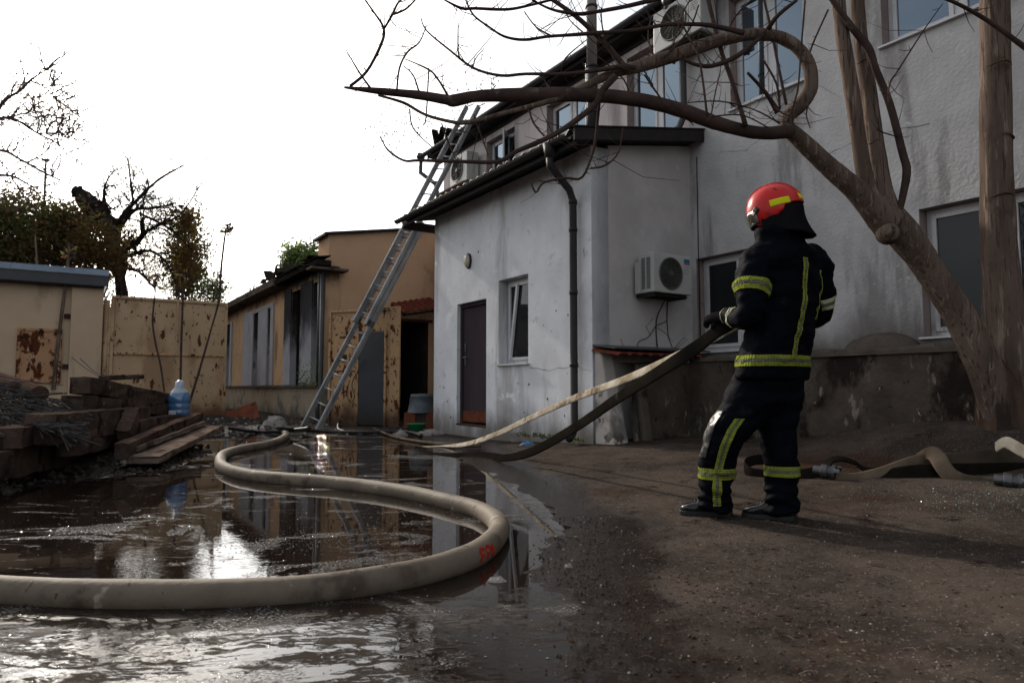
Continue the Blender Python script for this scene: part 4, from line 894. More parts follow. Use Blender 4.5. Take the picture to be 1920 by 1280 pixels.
for s in (-.19,.19):
    m_ = MB(); c0 = foot + sw*s; m_.boxf(c0 - sw*.03 - nn_*.05 - ax*.02, ax*.06, sw*.06, nn_*.1); obj('rubber_foot', m_, M['cable'], la, bevel=.006)
m_ = MB(); 
for s in (-.155,.155): m_.tube([foot + ax*LL + sw*s + nn_*.085, foot + ax*(LL+.12) + sw*s + nn_*.085 + Vector((.08,.05,-.02))], .012, 6)
obj('top_hook', m_, M['alu'], la)

# ================================================================== SUPPLY HOSE, FOREGROUND
pts = [(-420,1085), (-200,1092), (0,1101), (150,1108), (300,1110), (450,1107), (600,1098), (720,1083), (820,1063), (895,1035), (930,1004), (936,985), (925,968), (893,951), (850,940), (780,924), (700,911), (620,902), (540,896), (470,889), (425,877), (413,864), (421,850), (455,840), (500,832), (526,823), (537,814), (528,806), (505,801)]
HR = .056
hp_ = []
for (x, y) in pts:
    g_ = gz(x, y, HR*.8); hp_.append((g_.x, g_.y))
hp_ = smooth_path(hp_, 7); path = []
for q in hp_:
    z = max(gh(q[0], q[1]), -.02) + HR*.95; path.append([q[0], q[1], z])
zz = [p[2] for p in path]
for i, p in enumerate(path): p[2] = sum(zz[max(0,i-6):i+7])/len(zz[max(0,i-6):i+7])
HRs = [HR*(1 + .045*mnoise.noise(Vector((p[0]*3, p[1]*3, 2))) + .012*mnoise.noise(Vector((p[0]*22, p[1]*22, 2)))) for p in path]
m_ = MB(); m_.tube(path, HRs, 28)
hs = thing('supply_hose', 'thick pale suction hose lying in curves through the brown puddle', 'hose', Vector(path[30])); hb = obj('hose_body', m_, M['hose'], hs, smooth=True)
# painted red lettering, worn, on the outer side of the bend
bi = min(range(len(path)), key=lambda i: (Vector(path[i]) - gz(893, 1036, HR)).length)
def hosept(s, a, off):      # s: index (float) along the hose, a: angle from the side towards the lens
    i = int(s); f = s - i; p = Vector(path[i]).lerp(Vector(path[i+1]), f); t = (Vector(path[min(i+2,len(path)-1)]) - Vector(path[i-1])).normalized()
    sd_ = Vector((t.y, -t.x, 0)).normalized()
    if sd_.y > 0: sd_ = -sd_
    return p + (sd_*math.cos(a) + Vector((0,0,1))*math.sin(a))*(HRs[i]*(1-f)+HRs[i+1]*f+off)
seg = (Vector(path[bi+1]) - Vector(path[bi])).length
strokes = {'F': [((0,0),(0,1)), ((0,1),(.7,1)), ((0,.5),(.55,.5))], 'P': [((0,0),(0,1)), ((0,1),(.6,.95)), ((.6,.95),(.6,.5)), ((.6,.5),(0,.45))], 'L': [((0,1),(0,0)), ((0,0),(.5,0)), ((0,.5),(.4,.55))]}
cx = 0
for ch in 'FPL':
    mark = MB()
    for (x0, y0), (x1, y1) in strokes[ch]:
        rr = []
        n = 5
        for k in range(n+1):
            x = x0+(x1-x0)*k/n; y = y0+(y1-y0)*k/n
            dx, dy = (x1-x0), (y1-y0); l_ = math.hypot(dx, dy); ox, oy = -dy/l_*.17, dx/l_*.17
            row = []
            for sg in (-1, 1):
                X_ = (cx + x + ox*sg)*.062; Y_ = (y + oy*sg)
                row.append(hosept(bi - .6 + X_/seg, -.35 + .95*Y_, .0012))
            rr.append(row)
        mark.rings(rr, False, closed=False)
    cx += .95; obj('letter', mark, M['redpaint'], hs)
mark = MB(); mark.rings([[hosept(bi-.6+(cx+.3)*.062/seg+q, -.1+w, .0012) for w in (0,.2)] for q in (0,.3)], False, closed=False)
obj('dot', mark, M['redpaint'], hs)
# coupling at the far end of the hose
e = Vector(path[-1]); m_ = MB(); dr_ = (e-Vector(path[-3])).normalized(); m_.tube([e-dr_*.02, e+dr_*.03, e+dr_*.032, e+dr_*.14], [.062,.062,.075,.075], 20); obj('coupling', m_, M['coupling'], hs, smooth=False)

# ================================================================== FLAT HOSES
def ribbon_thing(name, label, pts, wid, material, thick=.016, k=6, group=None, sides=None):
    """pts: (x,y,z); sides: wide direction per control point"""
    n = len(pts); sides = sides or [(0,0,1)]*n
    full = smooth_path([(*p, *s) for p, s in zip(pts, sides)], k)
    P3 = [f[:3] for f in full]; S3 = [f[3:6] for f in full]
    m_ = MB(); m_.ribbon(P3, wid, thick, S3, n=14); return m_

ho = thing('flat_hose', 'pale flat canvas hose rising from the puddle edge to the firefighter, upper of two', 'hose', gz(850, 834))
far_ = [(-3.2,10.6), (-2.4,9.9), (-1.55,9.35), (-.95,9.2)]
pp = [(x, y, gh(x, y)+.015) for x, y in far_]
for (x, y, Y) in ((875,832,8.6), (930,814,7.75), (1000,781,6.95), (1080,745,6.15), (1170,712,5.4), (1260,672,4.75), (1345,629,4.35), (1405,596,4.25)): pp.append(tuple(at(x, y, Y)))
sds = [(.3,.9,.1)]*4 + [(.3,.6,.8)] + [(.25,.15,1)]*7
m_ = ribbon_thing('', '', pp, .072, None, sides=sds); obj('hose_body', m_, M['flathosel'], ho, smooth=True)
ho2 = thing('flat_hose', 'shade-coloured dark flat hose sagging to the asphalt before rising to the firefighter, lower of two', 'hose', gz(940, 858))
pp = [(x, y, gh(x, y)+.02) for x, y in ((-2.9,10.2), (-2.1,9.5), (-1.4,8.9), (-.9,8.2))]
for (x, y, Y) in ((905,853,7.75), (945,858,7.15), (1000,845,6.6), (1080,800,5.75), (1160,745,5.05), (1240,694,4.45), (1310,648,4.22), (1358,610,4.06), (1405,585,4.18)): pp.append(tuple(at(x, y, Y)))
sds = [(.3,.9,.1)]*4 + [(.3,.7,.7)]*2 + [(.15,.1,1)]*7
m_ = ribbon_thing('', '', pp, .098, None, sides=sds); obj('hose_body', m_, M['flathosed'], ho2, smooth=True)
# heap of folded hose on the right
def ghz(px, py, dz=0):
    g_ = gz(px, py, .1)
    for _ in range(4): g_ = gz(px, py, gh(g_.x, g_.y)+dz)
    return g_
def flatrun(name, label, pl, mt, wid=.10, parent_group='folded flat hoses by the tree'):
    """pl: (px,py,dz,side)"""
    pts_ = []; sd_ = []
    for (x, y, dz, s) in pl: pts_.append(tuple(ghz(x, y, dz))); sd_.append(s)
    t = thing(name, label, 'hose', Vector(pts_[0]), parent_group)
    m_ = ribbon_thing('', '', pts_, wid, None, sides=sd_, thick=.02); obj('hose_body', m_, mt, t, smooth=True); return t
fl_, up_ = (.5,.85,.15), (.1,.2,1)
def fold(label, pl, mt, wid, thick=.018):
    pts_ = [tuple(at(x, y, Y)) for x, y, Y, _ in pl]; t = thing('flat_hose', label, 'hose', Vector(pts_[0]), 'folded flat hoses by the tree')
    obj('hose_body', ribbon_thing('', '', pts_, wid, None, sides=[q[3] for q in pl], thick=thick, k=7), mt, t, smooth=True)
tl_ = (.1,.45,.9)
fold('dusty flat hose looped behind the right boot and running to the near coupling', [(1450,862,5.75,up_), (1415,862,5.7,up_), (1397,872,5.6,up_), (1408,886,5.45,up_), (1450,890,5.35,up_), (1500,889,5.25,(.1,.4,.9)), (1530,885,5.2,up_), (1550,884,5.15,up_)], M['flathosed'], .085)
fold('tan flat hose rising from the near coupling to the crest of the heap', [(1566,890,5.12,tl_), (1600,894,5.1,(.2,.7,.5)), (1645,888,5.1,tl_), (1690,873,5.1,(.1,.35,1)), (1725,862,5.12,up_), (1765,858,5.2,up_), (1810,862,5.3,up_)], M['flathose'], .085)
fold('black hose arch standing just behind the near coupling', [(1552,882,5.35,(.2,.9,.3)), (1556,865,5.4,(.2,.9,.3)), (1575,860,5.4,(.2,.9,.3)), (1600,866,5.4,(.2,.9,.3)), (1625,880,5.35,(.2,.9,.3)), (1680,884,5.35,(.2,.9,.3))], M['flathosed'], .10)
fold('tan hose falling over the front of the heap in a curved fold', [(1722,862,5.2,(.2,.3,1)), (1742,849,5.1,(.5,.1,.9)), (1757,856,5.02,(.9,-.2,.5)), (1768,874,4.95,(1,-.3,.3)), (1785,893,4.9,(.9,-.3,.35)), (1815,905,4.86,(.4,-.2,.8)), (1870,908,4.82,tl_), (1960,906,4.8,tl_)], M['flathose'], .115)
fold('dark brown hose layer along the front of the heap, right of the curved fold', [(1650,897,5.08,(.2,.7,.5)), (1710,890,5.02,tl_), (1775,888,5.0,(.1,.3,1)), (1840,887,4.98,(.1,.3,1)), (1910,886,4.95,(.1,.3,1)), (2010,886,4.9,tl_)], M['flathosed'], .15)
fold('brown hose layer along the top of the heap, right of the curved fold', [(1700,876,5.2,tl_), (1765,868,5.16,(.1,.4,1)), (1830,860,5.12,(.1,.4,1)), (1900,856,5.08,(.1,.4,1)), (2010,856,5.0,tl_)], M['flathosem'], .13)
fold('lowest dark hose under the heap spreading on the asphalt', [(1600,900,5.2,fl_), (1680,900,5.15,fl_), (1780,898,5.2,fl_), (1880,896,5.2,fl_), (2000,894,5.2,fl_)], M['flathosed'], .30)
_s = [(.3,.2,1), (.3,.3,1), (.25,.3,1), (.2,.3,.9), (.2,.6,.4)]
_p = [tuple(at(*q)) for q in ((1868,838,5.05), (1886,829,4.95), (1912,842,4.8), (1945,860,4.65), (2010,892,4.5))]
hC = thing('flat_hose', 'pale hose bent over the top of the heap at the right edge', 'hose', Vector(_p[0]), 'folded flat hoses by the tree')
obj('hose_body', ribbon_thing('', '', _p, .085, None, sides=_s, thick=.02, k=7), M['flathosel'], hC, smooth=True)
for (px, py, lb) in ((1552, 884, 'alloy hose coupling on the asphalt between firefighter and tree'), (1898, 902, 'alloy hose coupling beside the broken glass at the right edge')):
    c0 = ghz(px, py, .055); t = thing('hose_coupling', lb, 'coupling', c0, 'alloy hose couplings')
    dr_ = Vector((.75,-.55,-.05)).normalized(); m_ = MB()
    m_.tube([c0-dr_*.10, c0-dr_*.05, c0-dr_*.045, c0, c0+dr_*.002, c0+dr_*.03, c0+dr_*.032, c0+dr_*.055], [.036,.036,.052,.052,.044,.044,.056,.056], 20); obj('coupling_body', m_, M['coupling'], t)
    m_ = MB(); m_.tube([c0+dr_*.052, c0+dr_*.058], [.036,.036], 16); obj('bore', m_, M['cable'], t)
    s_ = dr_.orthogonal().normalized(); b_ = dr_.cross(s_)
    for k in range(3):
        a = 2*math.pi*k/3; w_ = s_*math.cos(a)+b_*math.sin(a); m_ = MB(); m_.boxc(c0+dr_*.07+w_*.048, w_*.008, dr_.cross(w_)*.016, dr_*.018); obj('lug', m_, M['coupling'], t, bevel=.003)
# ================================================================== BIG BARE TREE
def traced(pts, Y0, Y1, k=4, jit=0.0):
    """(px,py,width px) points walked from depth Y0 to Y1 -> positions, radii"""
    n = len(pts); P3 = []
    for i, (x, y, w) in enumerate(pts):
        Y = Y0+(Y1-Y0)*i/(n-1) + random.uniform(-jit, jit); p = at(x, y, Y); P3.append((*p, w/2*Y/1280/math.sqrt(1+((x-960)/1280)**2)))
    f = smooth_path(P3, k)
    return [q[:3] for q in f], [max(q[3], .0012) for q in f]
def rough_tube(pts, rad, n=16, amp=.08, fr=9):
    m_ = MB(); m_.tube(pts, rad, n)
    vs = []
    c = [Vector(p) for p in pts]
    for i, r in enumerate(range(len(pts))):
        for j in range(n):
            v = Vector(m_.v[i*n+j]); d = v-c[i]; q = 1 + amp*mnoise.noise(Vector((v.x*fr, v.y*fr, v.z*fr*.35))) + amp*.6*mnoise.noise(Vector((v.x*fr*3, v.y*fr*3, v.z*fr)))
            vs.append(tuple(c[i] + d*q))
    m_.v = vs; return m_
tree = thing('tree', 'large bare tree with forked pale trunks and long low limbs before the white house', 'tree', at(1880, 800, 5.75))
def limb(name, pts, Y0, Y1, mt, n=14, k=4, amp=.07, parent=None, jit=0):
    P3, Rr_ = traced(pts, Y0, Y1, k, jit); return obj(name, rough_tube(P3, Rr_, n, amp), mt, parent or tree, smooth=True)
limb('trunk', [(1928,900,180),(1920,800,165),(1910,720,148),(1896,650,118),(1884,590,90),(1877,520,78),(1872,450,73),(1868,300,67),(1866,100,63),(1864,-100,60),(1860,-500,54)], 5.85, 5.75, M['bark'], 26, 7, .05)
limb('trunk', [(1880,860,80),(1874,800,74),(1864,740,72),(1842,680,72),(1804,600,66),(1768,545,61),(1732,490,60),(1700,447,68),(1674,415,66),(1655,392,56),(1648,370,38)], 5.70, 5.45, M['bark'], 26, 7, .05)
limb('root_flare', [(1890,900,150),(1888,840,125),(1882,780,108),(1868,720,84),(1852,680,60)], 5.70, 5.66, M['barkbase'], 24, 6, .13)
limb('limb', [(1668,420,70),(1640,392,60),(1600,352,46),(1560,318,40),(1530,290,37),(1500,262,34),(1478,242,30)], 5.46, 5.25, M['bark'], 16, 5)
limb('limb', [(1690,440,60),(1668,405,54),(1655,360,44),(1645,300,38),(1630,180,32),(1612,60,29),(1604,-60,27),(1590,-300,22)], 5.50, 5.5, M['bark'], 16, 5)
limb('limb', [(1640,385,44),(1625,350,35),(1610,260,30),(1592,140,30),(1575,30,27),(1570,-60,25),(1560,-300,20)], 5.40, 5.40, M['bark'], 16, 5)
limb('limb', [(1690,415,16),(1686,395,14),(1690,380,14),(1700,323,17),(1692,285,16),(1668,194,16),(1643,133,15),(1628,90,17),(1599,54,15),(1560,0,11),(1520,-60,9)], 5.42, 5.30, M['barkdark'], 10, 4)
limb('limb', [(1484,246,30),(1440,250,26),(1400,246,26),(1340,230,27),(1280,208,28),(1200,188,27),(1100,178,27),(1000,178,27),(930,179,25),(885,182,22),(850,189,24),(835,187,19),(780,178,17),(720,172,14),(680,168,10),(645,164,5)], 5.25, 4.75, M['barkdark'], 14, 5)
limb('limb', [(1476,242,26),(1478,218,28),(1500,198,30),(1520,165,29),(1516,120,27),(1490,85,25),(1455,68,24),(1400,66,24),(1330,82,26),(1262,105,26),(1200,124,25),(1160,134,20),(1130,146,17),(1090,165,14),(1040,186,12),(990,201,10),(943,213,9),(877,230,8),(844,228,7),(797,215,6),(757,193,6),(709,179,5)], 5.25, 4.9, M['bark'], 14, 5)
m_ = MB(); c0 = at(1668, 436, 5.33); dd_ = Vector((-.35,-.9,-.12)).normalized()
m_.tube([c0 - dd_*.10, c0 - dd_*.02, c0 + dd_*.03, c0 + dd_*.032, c0+dd_*.015], [.09,.072,.068,.04,.036], 16, wob=.05); obj('cut_stub', m_, M['bark'], tree, smooth=True)
m_ = MB(); m_.tube([c0 + dd_*.018, c0 + dd_*.022], [.04,.04], 14); obj('cut_face', m_, M['logend'], tree)
for (x, y, w, Y, a0_) in ((1866, 128, 63, 5.63, .3), (1868, 372, 69, 5.68, .5), (1868, 262, 66, 5.66, 1.2), (1615, 120, 29, 5.40, .4), (1640, 270, 36, 5.40, .2), (1600, 235, 30, 5.32, .6)):
    c = at(x, y, Y+.1); r_ = w/2*Y/1280/1.22*1.03; m_ = MB()
    m_.tube([c + Vector((r_*math.cos(a), r_*math.sin(a), .012*math.sin(a*3))) for a in [math.pi+a0_ + 2.1*j/14 for j in range(15)]], [.002+.006*math.sin(math.pi*j/14) for j in range(15)], 6); obj('branch_scar', m_, M['barkbase'], tree, smooth=True)
BR = [
 [(1154,142,15),(1128,171,13),(1114,197,12),(1070,233,11),(1026,259,10),(968,284,9),(932,303,8),(866,303,7),(786,301,6),(757,301,5),(727,281,4),(713,255,2)],
 [(1124,190,6),(1121,220,6),(1114,277,6),(1092,332,5),(1060,334,5),(1019,343,4),(1005,361,4),(994,339,3)],
 [(1168,240,2),(1160,285,3),(1135,310,4),(1106,316,4)],
 [(833,0,3),(866,16,6),(891,16,6),(950,18,6),(990,11,5),(1034,0,5)],
 [(1395,62,12),(1330,48,9),(1282,46,8),(1245,47,8),(1187,58,8),(1125,62,8),(1070,66,7),(1026,69,6),(983,75,6),(946,69,5),(917,51,4),(888,29,4),(873,0,3)],
 [(1300,-30,9),(1260,-10,9),(1205,5,9),(1161,15,8),(1107,24,7),(1077,26,7),(1034,18,5),(997,0,4)],
 [(1172,128,13),(1143,91,11),(1114,62,10),(1077,29,9),(1030,-4,8),(960,-50,6)],
 [(1190,128,11),(1161,126,10),(1114,133,8),(1059,139,7),(986,139,6),(939,142,6),(888,128,5),(844,95,4),(800,58,3),(789,33,2)],
 [(799,50,2),(786,80,3),(764,98,4),(749,128,4),(744,171,4)],
 [(656,162,7),(687,135,6),(713,87,6),(720,55,5),(700,22,4),(684,0,3)],
 [(720,55,4),(735,29,5),(745,8,4),(753,0,3)], [(733,29,4),(760,18,4),(779,0,3)],
 [(647,91,2),(673,135,4),(695,166,5)], [(760,111,2),(804,131,4),(822,150,4),(840,180,5)],
 [(757,124,2),(775,142,3),(786,174,4)], [(804,128,3),(799,219,3),(793,235,2)], [(859,44,2),(859,95,3),(863,110,3)],
 [(908,91,1.5),(892,110,2),(886,128,3)], [(983,22,2),(1005,51,3),(1034,68,4)], [(768,204,3),(775,241,3),(811,277,2)],
 [(1323,-20,9),(1348,83,9),(1373,155,9),(1398,236,10)], [(1430,-10,5),(1448,65,6),(1456,108,6),(1474,196,6)],
 [(1495,0,7),(1459,29,9),(1440,55,10)], [(1440,58,9),(1384,104,10),(1333,124,9),(1300,120,7),(1283,111,5)],
 [(1510,-5,4),(1502,93,4),(1495,172,4),(1477,228,5)], [(1553,18,4),(1524,83,4),(1513,119,3)],
 [(1402,137,6),(1434,172,8),(1458,210,12)], [(1430,111,4),(1456,158,5),(1462,205,5)],
 [(1276,40,3),(1294,75,4),(1312,115,4),(1326,218,5)], [(1351,133,2),(1340,180,3),(1333,220,3)],
 [(1333,219,3),(1391,216,3),(1441,240,3)], [(1276,194,2),(1348,190,3),(1412,205,3),(1463,232,4)],
 [(1768,7,2),(1732,57,3),(1686,129,4),(1668,158,4),(1666,194,3)], [(1643,242,2),(1660,250,3),(1690,258,3)],
 [(1725,-20,8),(1790,5,8),(1850,38,10),(1920,88,13),(2000,145,15)],
 [(1518,190,4),(1512,215,3),(1519,240,2)], [(990,198,3),(1000,230,4),(1020,255,3)], [(1042,193,2),(1030,165,3),(1012,140,2)],
 [(915,290,2),(905,262,3),(888,215,3)], [(856,302,2),(842,270,3),(828,232,3)], [(930,160,2),(915,178,3)],
 [(1092,60,3),(1070,40,2),(1055,15,2)], [(1143,91,3),(1130,55,3),(1127,15,2)], [(1230,115,4),(1215,70,3),(1222,30,2)],
 [(1245,108,4),(1290,60,4),(1310,10,3)], [(1225,160,2),(1200,122,3)], [(1262,85,3),(1278,30,3),(1300,-10,2)],
 [(1360,70,4),(1380,30,4),(1420,-10,3)], [(1180,188,3),(1170,150,3),(1120,105,2)], [(1250,200,3),(1225,165,4),(1208,140,3)],
 [(1100,75,2),(1060,110,3),(1052,140,3)], [(1300,235,2),(1285,215,3)],
]
random.seed(3)
for b in BR:
    y0 = random.uniform(4.75, 5.3)
    P3, Rr_ = traced(b, y0, y0+random.uniform(-.25,.25), 4, .03)
    m_ = rough_tube(P3, Rr_, 7, .08); 
    # short side shoots with buds
    L_ = len(P3)
    for _ in range(int(len(b)*2.3)):
        i = random.randrange(1, L_-1); p = Vector(P3[i]); d = (Vector(P3[i+1])-Vector(P3[i-1])).normalized()
        s = (d*random.uniform(.2,.9) + Vector((random.uniform(-1,1), random.uniform(-.6,.6), random.uniform(-.3,1.2)))).normalized(); l = random.uniform(.03,.20) if random.random() < .8 else random.uniform(.25,.6)
        q1 = p + s*l*.5; q2 = q1 + (s + Vector((0,0,.4))).normalized()*l*.5
        m_.tube([p, q1, q2], [min(Rr_[i]*.5,.004), .0025, .0014], 4)
    obj('branch', m_, M['barkdark'], tree, smooth=True)
# sprays of dry seed stalks
m_ = MB()
for (x, y) in ((713,255),(760,240),(855,235),(893,150)):
    p = at(x, y, 4.9)
    for _ in range(26):
        q = p + Vector((random.gauss(0,.07), random.gauss(0,.05), random.gauss(.02,.09))); m_.tube([p.lerp(q,.6), q], .0009, 3)
        m_.boxc(q, (.004,0,0), (0,.004,0), (0,0,.005))
tag(obj('seed_sprays', m_, M['barkgrey'], tree), kind='stuff')

# ================================================================== BACKGROUND TREES
def leaves(name, blobs, n, size, mats, parent, seed, spread=.32, clumps=90):
    rg = np.random.default_rng(seed); cs = []
    w = np.array([b[3]*b[4]*b[5] for b in blobs])**.7; w = w/w.sum()
    for _ in range(clumps):
        b = blobs[rg.choice(len(blobs), p=w)]; d = rg.normal(size=3); d /= np.linalg.norm(d); r = rg.uniform(.35, 1)**.6
        cs.append([b[0]+d[0]*b[3]*r, b[1]+d[1]*b[4]*r, b[2]+d[2]*b[5]*r])
    cs = np.array(cs); ci = rg.integers(0, len(cs), n); ctr = cs[ci] + rg.normal(size=(n,3))*spread
    a = rg.normal(size=(n,3)); a /= np.linalg.norm(a, axis=1)[:,None]; b = rg.normal(size=(n,3)); b = np.cross(a, b); b /= np.linalg.norm(b, axis=1)[:,None]
    s = size*rg.uniform(.55, 1.3, (n,1)); base = np.array(parent.location)
    v = np.stack([ctr-a*s, ctr+b*s*.45, ctr+a*s, ctr-b*s*.45], 1).reshape(-1,3) - base
    me = bpy.data.meshes.new(name); me.from_pydata(v.tolist(), [], np.arange(4*n).reshape(n,4).tolist())
    for m in mats: me.materials.append(m)
    cm = rg.integers(0, len(mats), len(cs)); mi = cm[ci]; rnd = rg.random(n) < .25; mi[rnd] = rg.integers(0, len(mats), rnd.sum())
    me.polygons.foreach_set('material_index', mi.tolist()); me.update(); return link(name, me, parent)
def grow(mb, p, d, r, l, depth, bend=.35, split=(2,3), up=.1, shrink=.72, tips=None):
    pts = [p]; rad = [r]; q = Vector(p); dd_ = Vector(d); n = 4
    for i in range(n):
        dd_ = (dd_ + Vector((random.gauss(0,bend), random.gauss(0,bend), random.gauss(up,bend)))*.5).normalized(); q = q + dd_*l/n; pts.append(q.copy()); rad.append(r*(1-(1-shrink)*(i+1)/n))
    mb.tube(pts, rad, 5 if depth > 2 else 4, cap=False)
    if depth <= 0:
        if tips is not None: tips.append(q.copy())
        return
    for k in range(random.randint(*split)):
        i = random.randint(2, n); ax_ = (dd_ + Vector((random.gauss(0,.7), random.gauss(0,.7), random.gauss(up,.6)))).normalized()
        grow(mb, pts[i], ax_, rad[i]*random.uniform(.55,.8), l*random.uniform(.6,.85), depth-1, bend, split, up, shrink, tips)
# gnarled black tree
random.seed(21); YB = 24
gb = at(235, 600, YB); gb.z = 0
gn = thing('gnarled_tree', 'black gnarled bare tree with a thick broken limb standing behind the gate', 'tree', gb)
m_ = MB(); P3, R3 = traced([(235,700,30),(232,600,30),(225,520,28),(215,470,32),(208,430,40),(188,405,46),(165,380,42),(148,362,34),(136,355,16)], YB, YB-.5, 4); m_.tube(P3, R3, 10, wob=.25)
tips = []
for pts, dp_ in (([(215,470,30),(245,462,22),(268,440,18),(266,415,14)],3), ([(190,462,14),(205,455,14),(240,455,14)],2), ([(210,440,30),(235,400,18),(262,370,13),(300,335,9),(345,310,6)],3), ([(220,430,26),(250,395,14),(290,390,10),(330,380,7)],3), ([(205,410,22),(195,370,12),(200,340,8),(215,320,6)],3), ([(250,380,12),(245,340,8),(240,300,6)],3), ([(240,480,18),(280,470,13),(310,490,9),(330,530,6)],3), ([(225,500,16),(260,510,10),(290,540,7)],3), ([(265,440,14),(300,420,10),(340,400,7),(380,340,4)],3), ([(140,400,5),(160,415,10),(190,430,14)],1), ([(200,480,12),(190,500,8),(175,520,6)],2), ([(262,400,10),(320,430,8),(360,470,5)],3)):
    pts = [(x, y, w*.55) for x, y, w in pts]; P3, R3 = traced(pts, YB, YB+random.uniform(-1,1), 4, .15); m_.tube(P3, R3, 6, wob=.2)
    for _ in range(34):
        i = random.randrange(2, len(P3)); d = Vector((random.gauss(.15,.7), random.gauss(0,.5), random.gauss(.25,.6))).normalized()
        grow(m_, Vector(P3[i]), d, min(R3[i]*.3+.004, .03), random.uniform(.5,1.0), min(dp_, 3)-1, .6, (2,4), .05, .55, tips)
obj('trunk', m_, M['barkblack'], gn)
leaves('leaves', [(t.x, t.y, t.z, .12, .12, .12) for t in tips[::3]], 700, .055, [M['leafbk'], M['leafbr'], M['leafbk']], gn, 4, .08, 200)
# dense olive foliage at far left, tree by tree
random.seed(5)
def bushy(name, label, px, py, hw, hh, Y, n, size, mats, seed, trunk=True, clumps=170, spread=.24):
    c = at(px, py, Y); k = Y/1280; b = Vector((c.x, c.y, 0)); t = thing(name, label, 'tree', b, 'trees behind the yard')
    m_ = MB(); 
    for j in range(3 if trunk else 1):
        d = Vector((random.gauss(0,.12), random.gauss(0,.1), 1)).normalized(); grow(m_, Vector((b.x+random.uniform(-.1,.1), b.y, 0)), d, .09, c.z*.42, 3, .16, (2,4), .25, .6)
    obj('trunk', m_, M['barkdark'], t)
    bl = [(c.x, c.y, c.z, hw*k, hw*k*.8, hh*k)] + [(c.x+random.uniform(-.6,.6)*hw*k, c.y+random.uniform(-.5,.5)*hw*k, c.z+random.uniform(-.6,.6)*hh*k, hw*k*.45, hw*k*.4, hh*k*.45) for _ in range(4)]
    leaves('crown', bl, n, size, mats, t, seed, spread, clumps); return t
bushy('bushy_tree', 'dark olive bushy tree at the left edge above the blue roof', 25, 430, 75, 85, 21, 11000, .075, [M['leafdk'], M['leafdk'], M['leafgr'], M['leafbr']], 1)
bushy('bushy_tree', 'brownish bushy tree between the left edge tree and the gnarled tree', 120, 445, 70, 62, 22.5, 10000, .075, [M['leafdk'], M['leafbr'], M['leafdk'], M['leafgr']], 2)
bushy('bushy_tree', 'low brown leaved tree in front of the gnarled tree trunk', 185, 470, 45, 60, 21.5, 3600, .07, [M['leafbr'], M['leafdk'], M['leafye']], 3)
bushy('columnar_tree', 'tall narrow green tree with yellowing leaves behind the gate', 352, 470, 38, 98, 27, 8000, .075, [M['leafgr'], M['leafdk'], M['leafgr'], M['leafdk']], 4, clumps=150, spread=.22)
bushy('columnar_tree', 'yellow and rust leaved sapling in front of the narrow green tree', 350, 470, 24, 78, 24, 1100, .085, [M['leafye'], M['leafbr'], M['leafye']], 8, clumps=40, spread=.2)
bushy('round_tree', 'light green tree crown showing above the charred roof', 572, 490, 34, 34, 40, 6500, .13, [M['leaflt'], M['leafgr'], M['leaflt']], 5, clumps=70, spread=.3)
bushy('bushy_tree', 'small green tree behind the right end of the closed gate', 398, 548, 16, 22, 26, 1200, .07, [M['leafgr'], M['leaflt']], 6, clumps=30)
def baretree(label, px, py0, top, Y, seed, depth=4, l=1.4, mt='barkgrey', r=.05, n=3, lean=0):
    random.seed(seed); c = at(px, py0, Y); b = Vector((c.x, c.y, 0)); t = thing('bare_tree', label, 'tree', b, 'trees behind the yard'); m_ = MB()
    m_.tube([b, Vector((c.x+lean*.5, c.y, c.z*.6)), Vector((c.x+lean, c.y, c.z))], [r*1.6, r*1.3, r], 6)
    for _ in range(n): grow(m_, Vector((c.x+lean, c.y, c.z)), Vector((random.gauss(lean*.5,.5), random.gauss(0,.4), 1)).normalized(), r*.8, l, depth, .35, (2,3), .15, .6)
    obj('trunk', m_, M[mt], t); return t
baretree('thin bare tree twigs above the low building left of the chimney', 465, 560, 0, 30, 31, 4, .5, 'barkgrey', .03)
baretree('thin bare tree beside the light green crown above the charred roof', 525, 500, 0, 32, 32, 4, .45, 'barkgrey', .025)
baretree('slim bare tree right of the light green crown', 605, 490, 0, 34, 33, 3, .4, 'barkgrey', .02)
# branches reaching in from a tree beyond the left edge
random.seed(12); YL = 15.5; b0 = at(-260, 500, YL); b0.z = 0
lt_ = thing('bare_tree', 'hazy bare branches with few leaves reaching in at the upper left edge', 'tree', b0); m_ = MB(); tips = []
P3, R3 = traced([(-260,760,46),(-250,600,44),(-220,450,38),(-150,350,26)], YL, YL, 4); m_.tube(P3, R3, 8)
for pts in ([(-150,350,24),(-60,290,16),(0,198,8),(38,170,6),(58,150,5),(85,132,3),(115,113,2)], [(58,152,4),(85,165,3),(110,190,2.5),(150,220,1.5)], [(-150,350,16),(-50,240,11),(0,222,8),(30,225,7),(70,250,5),(100,265,4),(130,285,2)], [(-150,350,20),(-60,300,12),(0,282,8),(40,300,6),(85,325,5),(130,345,2)], [(0,225,5),(35,215,4),(65,208,2)], [(70,250,4),(105,252,3),(132,262,2)], [(-100,330,12),(-40,330,9),(20,330,6),(60,350,4)]):
    P3, R3 = traced(pts, YL, YL+random.uniform(-.5,.5), 4, .05); m_.tube(P3, R3, 5)
    for _ in range(20):
        i = random.randrange(2, len(P3)); grow(m_, Vector(P3[i]), Vector((random.gauss(.3,.5), random.gauss(0,.4), random.gauss(.2,.5))).normalized(), .015, random.uniform(.35,.7), 2, .45, (2,4), .05, .7, tips)
obj('branches', m_, M['barkgrey'], lt_)
leaves('leaves', [(t.x, t.y, t.z, .06, .06, .06) for t in tips], 1500, .035, [M['leafbr'], M['leafbk'], M['leafye']], lt_, 9, .05, len(tips))
